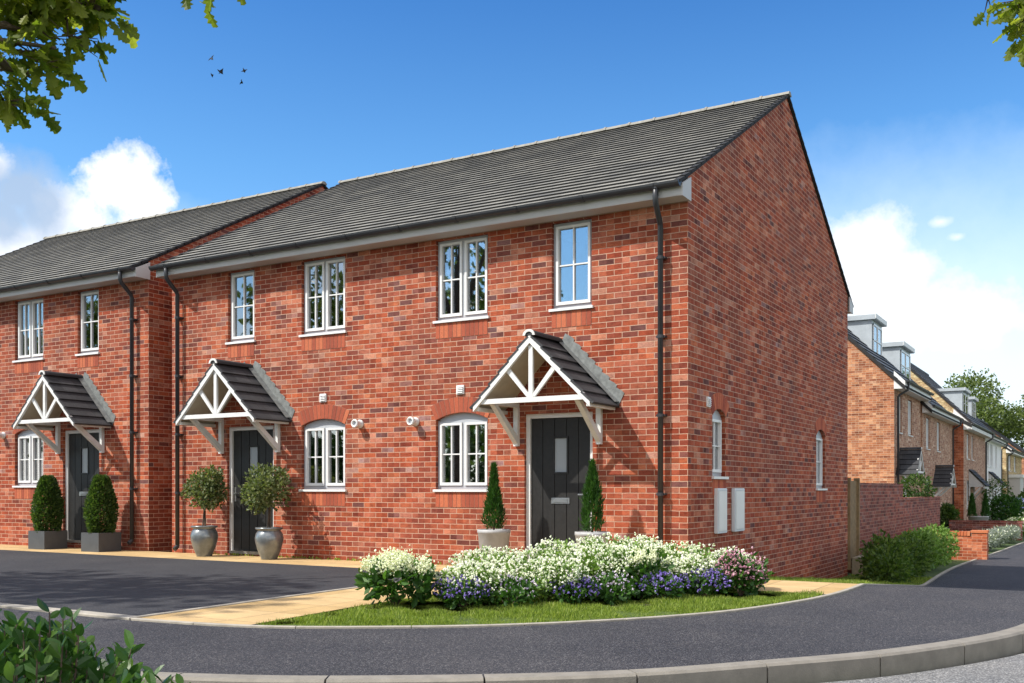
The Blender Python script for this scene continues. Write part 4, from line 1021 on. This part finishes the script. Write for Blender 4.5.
# ------------------------------------------------------------------ plants down the street
def small_ball(x, y, zc, r, label, name='standard_tree', pot=True, mat='leaf_box'):
    root = empty(name, (x, y, -.6), label=label, cat='potted plant'); 
    pot_round(root, .26, .4); s_ = MB(); s_.tube([(0,0,.34), (0,0,zc)], .025, 6); s_.build('stem', 'bark', root, uv=False)
    P, D = blobs([(0,0,zc,r,r,r*.85)], 900, .4); leafobj('foliage', [scatter(LEAF6, P, D, .10*(.6+.7*rng.random(900)), .6)], mat, root)
small_ball(-.35, 20.0, 1.72, .48, 'round topiary tree rising above the lower garden wall')
small_ball(-.3, 45.2, 1.6, .75, 'wide round topiary tree beneath the far sloping canopy')
r0 = empty('planter_bush', (-.45, 27.6, -.6), label='bushy green plant in a grey tub before the second canopy', cat='potted plant'); pot_round(r0, .38, .3)
P, D = blobs([(0,0,.62,.42,.42,.42), (.05,.05,.85,.28,.28,.28)], 1800, .4); leafobj('foliage', [scatter(LEAF6, P, D, .11*(.6+.7*rng.random(1800)), .6)], 'leaf_box', r0)
r0 = empty('twin_cone_planter', (-.1, 35.0, -.6), label='two cone conifers in one grey tub by the red brick house', cat='potted plant'); pot_round(r0, .42, .55)
for dx in (-.28, .30):
    n = 1400; t = rng.random(n)**.8; a = rng.random(n)*6.283; rr = .2*(1-t)**.7*(.4+.6*rng.random(n)**.5)
    P = np.column_stack([dx*.86+rr*np.cos(a), dx*.4+rr*np.sin(a), 0.5+t*.95]); leafobj('conifer', [scatter(NEEDLE, P, np.tile([0,0,1.], (n,1)), .13*np.ones(n), .4)], 'leaf_conifer', r0)
shrub('garden_shrub', .35, 43.0, [(0,0,.7,.75,.9,.75)], 1500, .16, 'leaf_conifer', 'rounded dark green shrub below the far sloping canopy')
for i, (x, y, l) in enumerate(((1.30,17.6,'lavender clump nearest the brick pier'), (1.45,20.0,'second lavender clump from the brick pier'), (1.60,22.6,'lavender clump in front of the low dark wall'), (1.75,25.2,'farthest lavender clump, just before the low dark wall'))):
    flower_bush('lavender', x, y, .45, 1.1, .5, 2600, 110, 'leaf_lavender', 'petal_white', l, group='grey-green lavender clumps along the footway', fs=.035, leaf=.13, tpl=NEEDLE, low=.4)
flower_bush('white_garden_flowers', 1.9, 30.5, .7, 1.1, .65, 900, 300, 'leaf_bed', 'petal_cream', 'pale flowering shrub along the street before the bay porch', fs=.08, leaf=.14)
flower_bush('white_garden_flowers', 2.0, 40.0, 1.0, 1.6, .9, 900, 300, 'leaf_bed', 'petal_cream', 'pale flowering shrub farther along the street', fs=.10, leaf=.16)
flower_bush('blue_hydrangea', .2, 52.0, .9, .9, 1.2, 900, 260, 'leaf_bed', 'petal_blue', 'blue flowering shrub behind the dark green round shrub', fs=.14, leaf=.18)
shrub('garden_shrub', .9, 56.0, [(0,0,.9,.9,1.2,.95)], 1400, .2, 'leaf_shrub', 'rounded green shrub at the right edge of the photo')

# ------------------------------------------------------------------ trees
for i, (x, y, s, h, l) in enumerate(((-9, 108, 9, 13.2, 'large green tree behind the far houses, left of the group'), (0, 115, 9, 14.2, 'broad green tree behind the far houses, middle of the group'), (10, 112, 9, 15, 'broad green tree at the right end of the group beyond the street'), (20, 104, 8, 13, 'green tree beyond the right side of the street end'))):
    tree('broadleaf_tree', (x, y, -.6), lumpy_crown(0,0,h*.62,s*.8,s*.8,h*.42, 16, .40, i), 17000, .30, h*.55, .35, l, group='trees at the far end of the side street')
for i, (x, y, s, h, l) in enumerate(((-28,-24, 5.0, 12.0, 'tree across the road reflected in the left upper windows'), (-21,-31, 5.0, 13.0, 'tree across the road reflected in the upper windows'), (-40,-22, 6, 12, 'tall tree across the road opposite the left-edge house'))):
    tree('street_tree', (x, y, -.02), lumpy_crown(0,0,h*.62,s*.8,s*.8,h*.4, 12, .42, 10+i), 4500, .36, h*.5, .25, l, group='trees across the road')

tree('street_tree', (-12.2, -12.9, -.02), lumpy_crown(0,0,9.8,3.4,3.2,3.0, 12, .36, 77), 1500, .30, 7.0, .18, 'slender tree across the road whose thin shade falls on the driveway', group='trees across the road')
hd = empty('reflection_hedge', (-24, -21, -.02), R(20), label='unseen dark hedge added across the road to darken the ground-floor window reflections', cat='hedge')  # added out of view so the ground-floor panes reflect dark green
n = 15000; P = np.column_stack([rng.uniform(-26, 24, n), rng.normal(0, .55, n), rng.random(n)**.8*3.3]); D = np.column_stack([rng.normal(0,.3,n), rng.choice([-1.,1.], n), rng.random(n)])
leafobj('foliage', [scatter(RHOMB, P, D, .34*(.6+.7*rng.random(n)), .6)], 'leaf_box', hd)
st = MB()
for i in range(30): st.tube([(-25+i*1.65, 0, -.1), (-25+i*1.65, .1, 2.4)], [.05, .02], 5)
st.build('stem', 'bark', hd, uv=False)

def branch_tree(name, trunk, tr_r, crown, limb_pts, clusters, leaf, n_per, label, ncrown=0):
    root = empty(name, trunk, label=label, cat='tree'); t = Vector(trunk)
    mb = MB(); mb.tube([(0,0,-.1), (.05,0,2), (0,.1,4.2)], [tr_r*1.3, tr_r, tr_r*.8], 12)
    for pth in limb_pts:
        q = [tuple(p-t) for p in pth]; k = len(q)
        r_ = [max(.005, (.038 if k > 3 else .013)*(1-i/(k-1))**1.1) for i in range(k)]
        mb.tube(q, r_, 7)
    mb.build('trunk', 'bark', root, smooth=True, uv=False)
    PP = []; DD = []
    tw = MB()
    for (c, r_, n, hub) in clusters:
        cc = c-t; hh = hub-t
        n2 = n; d = rng.normal(0, 1, (n2, 3)); d /= np.linalg.norm(d, axis=1)[:, None]
        P = np.array(cc)[None, :] + d*np.array(r_)[None, :]*(rng.random((n2, 1))**.45)
        PP.append(P); out_ = P-np.array(hh)[None, :]; out_ /= np.linalg.norm(out_, axis=1)[:, None]+1e-6; DD.append(out_*.8+np.array([0,0,-.35]))
        tw.tube([tuple(hh), tuple((hh+cc)/2+Vector((0,0,.02))), tuple(cc)], [.006, .004, .002], 5)
        for j in range(0, n2, 3): tw.tube([tuple(cc), tuple(P[j])], [.0022, .0012], 4)
    tw.build('branch', 'twig', root, uv=False)
    P = np.concatenate(PP); D = np.concatenate(DD)
    leafobj('foliage', [scatter(OAK, P, D, leaf*(.65+.6*rng.random(len(P))), .45)], 'leaf_oak', root)
    if ncrown:
        P, D = blobs([tuple(Vector(c[:3])-t)+tuple(c[3:]) for c in crown], ncrown, .4, .2)
        leafobj('crown', [scatter(RHOMB, P, D, leaf*1.3*(.6+.7*rng.random(ncrown)), .8)], 'leaf_oak', root)
    return root
Z = 3.0
A = lambda px, py, z=Z: at(px, py, z)
trk = Vector((CAM[0]-4.2*RT[0]+.9*FW[0], CAM[1]-4.2*RT[1]+.9*FW[1], -.02))
top = trk+Vector((0,.1,4.1))
limbs = [[top, A(-330,-60,2.6), A(-160,-20), A(-40,5), A(30,12), A(90,0)], [trk+Vector((0,.05,3.3)), A(-300,60,2.6), A(-90,45), A(0,40), A(55,48,2.95)], [A(-90,45), A(-20,42), A(8,68), A(30,73)], [A(-90,45), A(-30,25), A(0,25), A(25,30)]]
cl = []
def C_(px, py, rx, ry, n, hx, hy, z=Z, rd=.14): 
    s = z/FPX; cl.append((A(px, py, z), (rx*s*.86+.03, rd, ry*s), n, A(hx, hy, z)))
C_(10,6,30,15,130,-30,5); C_(45,4,28,14,120,0,10); C_(78,3,20,12,80,30,12); C_(92,10,8,13,24,80,5); C_(68,36,7,14,22,66,18)
C_(30,52,13,14,34,5,50); C_(46,64,13,9,24,30,55); C_(26,76,9,6,10,0,70); C_(0,58,8,12,16,-20,60); C_(5,102,11,18,46,-15,80); C_(-2,82,8,12,18,-15,70)
C_(20,30,14,6,8,-10,27); C_(50,38,8,6,6,30,35)
C_(180,-13,14,5,8,175,-40); C_(220,-15,12,5,7,200,-40)
for q in (-60, -110, -170, -230): C_(q, 0, 30, 30, 60, q-20, 0); C_(q, -60, 30, 25, 50, q, -40)
limbs.append([A(90,0), A(130,-25), A(175,-40), A(210,-38)])
crown_c = [top+Vector((-.6,-.8,1.2)), top+Vector((.3,-.9,1.0))]
branch_tree('oak_tree', tuple(trk), .2, [tuple(c)+(1.0,1.0,.7) for c in crown_c], limbs, cl, .062, 0, 'oak tree whose leafy branches hang into the top left of the photo', 2600)
cl = []
trk2 = Vector((CAM[0]+4.0*RT[0]+.6*FW[0], CAM[1]+4.0*RT[1]+.6*FW[1], -.02)); top = trk2+Vector((0,.1,4.1))
limbs = [[top, A(1250,-60,2.6), A(1120,-30), A(1060,0), A(1020,12)], [A(1060,0), A(1035,-12), A(1000,-12)]]
C_(1024,20,9,14,30,1050,5); C_(1014,1,9,7,16,1035,-8); C_(1030,38,7,14,12,1050,15); C_(988,-2,6,5,4,1000,-12); C_(1045,5,18,20,30,1070,-10)
branch_tree('oak_tree', tuple(trk2), .18, [tuple(top+Vector((0,0,1.6)))+(1.3,1.3,.9)], limbs, cl, .055, 0, 'oak tree whose leaf tips show at the top right corner of the photo', 1500)

# foreground bush, lower left
bp = at(5, HZ, 2.75); bp.z = 0
root = empty('foreground_bush', (bp.x, bp.y, -.02), label='dark green broad-leaved bush in the lower left foreground', cat='shrub')
st = MB(); leaves = []
rr = random.Random(5)
tips = []
for i in range(280):
    a = rr.uniform(0, 6.283); f = rr.random()**.5; hgt = .755-.38*f*f+rr.uniform(-.09, .05)
    tip = Vector((.58*f*math.cos(a), .58*f*math.sin(a), hgt)); base = Vector((.12*math.cos(a)*f, .12*math.sin(a)*f, 0))
    md = base.lerp(tip, .55)+Vector((.05*math.cos(a), .05*math.sin(a), .0))
    st.tube([base, md, tip], [.008, .005, .002], 5)
    dirv = (tip-md).normalized()
    for k in range(15):
        t = .3+.7*k/14; p = md.lerp(tip, t); b2 = k*2.4+a
        o_ = Vector((math.cos(b2), math.sin(b2), min(1, .45+.4*(k/11)))); leaves.append((p, o_))
st.build('stem', 'twig', root, uv=False)
P = np.array([tuple(p) for p, _ in leaves]); D = np.array([tuple(d) for _, d in leaves])
leafobj('foliage', [scatter(LEAFL, P, D, .052*(.6+.65*rng.random(len(P))), .25)], 'leaf_bush', root)
# second, lower sprig further right on the same verge
bp = at(375, HZ, 3.6)
root = empty('small_verge_plant', (bp.x, bp.y, -.02), label='leaf tips of a low verge plant at the bottom edge', cat='plant')
n = 90; P = np.column_stack([rng.normal(0, .22, n), rng.normal(0, .08, n), rng.random(n)*.33+.03]); 
leafobj('foliage', [scatter(LEAFL, P, np.tile([0,0,.8], (n,1)), .05*(.6+.6*rng.random(n)), .5)], 'leaf_bush', root)
st = MB()
for i in range(0, n, 6): st.tube([(P[i][0]*.3, P[i][1]*.3, 0), tuple(P[i])], [.005, .002], 5)
st.build('stem', 'twig', root, uv=False)

# ------------------------------------------------------------------ birds
for i, (px, py, a, s) in enumerate(((211.8,58.8,-.8,1.0), (220.4,72,-.9,1.25), (211.8,75.3,-.2,.8), (244,70.5,.3,.9), (242,82,1.2,.9))):
    p = at(px, py, 75); names = ['top bird of the flock', 'largest bird, in the middle of the flock', 'lower left bird of the flock', 'upper right bird of the flock', 'lower right bird of the flock']
    b = MB(); w = .32*s; l = .2*s
    b.add([(-w,0,.10*s), (-.4*w,.1*l,.14*s), (0,.5*l,.0), (.4*w,.1*l,.14*s), (w,0,.10*s), (0,-l*.9,-.02), (0,l*1.1,.02), (0,.0,-.06*s), (-.35*w,-.35*l,.10*s), (.35*w,-.35*l,.10*s)],
          [(0,1,8), (1,2,5,8), (2,3,9,5), (3,4,9), (2,6,7), (7,5,2), (6,2,7)])
    b.tube([(0,-l,0), (0,-l*.3,-.01), (0,l*.6,0), (0,l*1.1,.02)], [.01, .05*s, .045*s, .01], 6)
    o = b.build('bird', 'bird_black', None, uv=False, fix=False); o.location = p; o.rotation_euler = (R(60), a, .6+i)
    tag(o, 'small dark bird in the blue sky, '+names[i], 'bird', 'flock of birds')

# ------------------------------------------------------------------ sun and sky
SUN = Vector((-.85, -1.0, 1.40)).normalized()
ld = bpy.data.lights.new('sun', 'SUN'); ld.energy = 4.8; ld.angle = R(.5); ld.color = (1, .955, .88)
lo = bpy.data.objects.new('sun', ld); link(lo); lo.rotation_euler = SUN.to_track_quat('Z', 'Y').to_euler(); lo.location = (-20, -30, 40)
w = bpy.data.worlds.new('World'); scene.world = w; w.use_nodes = True; nt = w.node_tree
bg = nt.nodes['Background']
sky = nt.nodes.new('ShaderNodeTexSky'); sky.sky_type = 'NISHITA'; sky.sun_disc = False
sky.sun_elevation = math.asin(SUN.z); sky.sun_rotation = math.atan2(SUN.x, SUN.y); sky.air_density = 1.0; sky.dust_density = .6; sky.ozone_density = 2.0
dirn = nt.nodes.new('ShaderNodeTexCoord').outputs['Generated']
def vnode(op, a, b=None):
    n = nt.nodes.new('ShaderNodeVectorMath'); n.operation = op
    for i, v in enumerate((a, b)):
        if v is None: continue
        if isinstance(v, tuple): n.inputs[i].default_value = v
        else: lk(nt, v, n.inputs[i])
    return n
dn = vnode('NORMALIZE', dirn).outputs[0]
wn = nt.nodes.new('ShaderNodeTexNoise'); wn.inputs['Scale'].default_value = 11; wn.inputs['Detail'].default_value = 6; wn.inputs['Roughness'].default_value = .6; lk(nt, dn, wn.inputs['Vector'])
wn2 = nt.nodes.new('ShaderNodeTexNoise'); wn2.inputs['Scale'].default_value = 34; wn2.inputs['Detail'].default_value = 5; wn2.inputs['Roughness'].default_value = .62; lk(nt, dn, wn2.inputs['Vector'])
nz = math_node(nt, 'ADD', math_node(nt, 'MULTIPLY', wn.outputs['Fac'], .65), math_node(nt, 'MULTIPLY', wn2.outputs['Fac'], .35))
def blob(px, py, rx, rz):
    d = ray(px, py).normalized(); v = vnode('SUBTRACT', dn, tuple(d)).outputs[0]
    v = vnode('MULTIPLY', v, (1/rx, 1/rx, 1/rz)).outputs[0]
    L = nt.nodes.new('ShaderNodeVectorMath'); L.operation = 'LENGTH'; lk(nt, v, L.inputs[0])
    return math_node(nt, 'SUBTRACT', 1.0, L.outputs['Value'])
def union(bl):
    m = blob(*bl[0])
    for b in bl[1:]: m = math_node(nt, 'MAXIMUM', m, blob(*b))
    return m
def cloudmask(m, amp, soft, thr=0):
    v = math_node(nt, 'ADD', math_node(nt, 'MULTIPLY', m, .8), math_node(nt, 'MULTIPLY', math_node(nt, 'SUBTRACT', nz, .62), amp))
    return ramp(nt, v, [(max(0, thr), (0,0,0)), (min(1, thr+soft), (1,1,1))])
white = union([(112,185,.070,.062), (150,200,.045,.035), (75,212,.06,.05), (30,250,.10,.035), (140,215,.05,.035), (115,165,.03,.035), (145,185,.022,.03), (90,240,.05,.03), (-5,165,.035,.03), (70,265,.05,.02), (20,262,.05,.022)])
grey = union([(18,190,.055,.05), (40,205,.045,.045), (0,215,.05,.04), (-40,200,.08,.05)])
rightc = union([(850,245,.06,.045), (880,238,.055,.04), (930,310,.10,.05), (905,270,.05,.03), (880,290,.09,.05), (820,260,.05,.05)])
haze_ = union([(930,390,.42,.24), (1060,400,.4,.24), (0,300,.35,.12)])
puff = union([(940,222,.020,.010), (957,237,.016,.008)])
gen = wn.outputs['Fac']
sepz = nt.nodes.new('ShaderNodeSeparateXYZ'); lk(nt, dn, sepz.inputs[0])
tint = ramp(nt, sepz.outputs[2], [(0, (.85,1.0,1.05)), (.14, (.78,1.06,1.20)), (.30, (.52,.90,1.15)), (.46, (.28,.66,1.04)), (.75, (.75,.95,1.1)), (1, (.9,1,1.1))])
skyc = mix(nt, 1.0, sky.outputs[0], tint, 'MULTIPLY')
CW = (6.3, 6.4, 6.6)
c = mix(nt, math_node(nt, 'MULTIPLY', ramp(nt, math_node(nt, 'ADD', haze_, math_node(nt, 'MULTIPLY', math_node(nt, 'SUBTRACT', nz, .5), .35)), [(0, (0,0,0)), (.85, (1,1,1))]), .92), skyc, (5.4, 6.2, 6.8))
c = mix(nt, math_node(nt, 'MULTIPLY', cloudmask(rightc, 1.8, .35, .0), .9), c, CW)
c = mix(nt, math_node(nt, 'MULTIPLY', cloudmask(puff, 1.5, .4, .1), .7), c, CW)
c = mix(nt, cloudmask(white, 2.4, .3, .02), c, CW)
c = mix(nt, math_node(nt, 'MULTIPLY', cloudmask(grey, 1.2, .45, .0), .9), c, (2.5, 3.3, 4.5))
# unseen cumulus added behind the camera, brightened as fill for the shaded walls
fwd = nt.nodes.new('ShaderNodeVectorMath'); fwd.operation = 'DOT_PRODUCT'; lk(nt, dn, fwd.inputs[0]); fwd.inputs[1].default_value = (FW[0], FW[1], 0)
back = math_node(nt, 'LESS_THAN', fwd.outputs['Value'], .3)
wn3 = nt.nodes.new('ShaderNodeTexNoise'); wn3.inputs['Scale'].default_value = 3.2; wn3.inputs['Detail'].default_value = 6; lk(nt, dn, wn3.inputs['Vector'])
gm = ramp(nt, wn3.outputs['Fac'], [(.38, (0,0,0)), (.56, (1,1,1))])
sb = nt.nodes.new('ShaderNodeMath'); sb.operation = 'MULTIPLY'; lk(nt, gm, sb.inputs[0]); lk(nt, back, sb.inputs[1])
c = mix(nt, math_node(nt, 'MULTIPLY', sb.outputs[0], .9), c, (9.6, 9.0, 8.4))
lk(nt, c, bg.inputs['Color']); bg.inputs['Strength'].default_value = .15

# ------------------------------------------------------------------ render settings
scene.view_settings.view_transform = 'Standard'; scene.view_settings.look = 'None'
scene.view_settings.exposure = .33; scene.view_settings.gamma = 1; scene.view_settings.use_curve_mapping = False
scene.cycles.max_bounces = 6; scene.cycles.transparent_max_bounces = 12
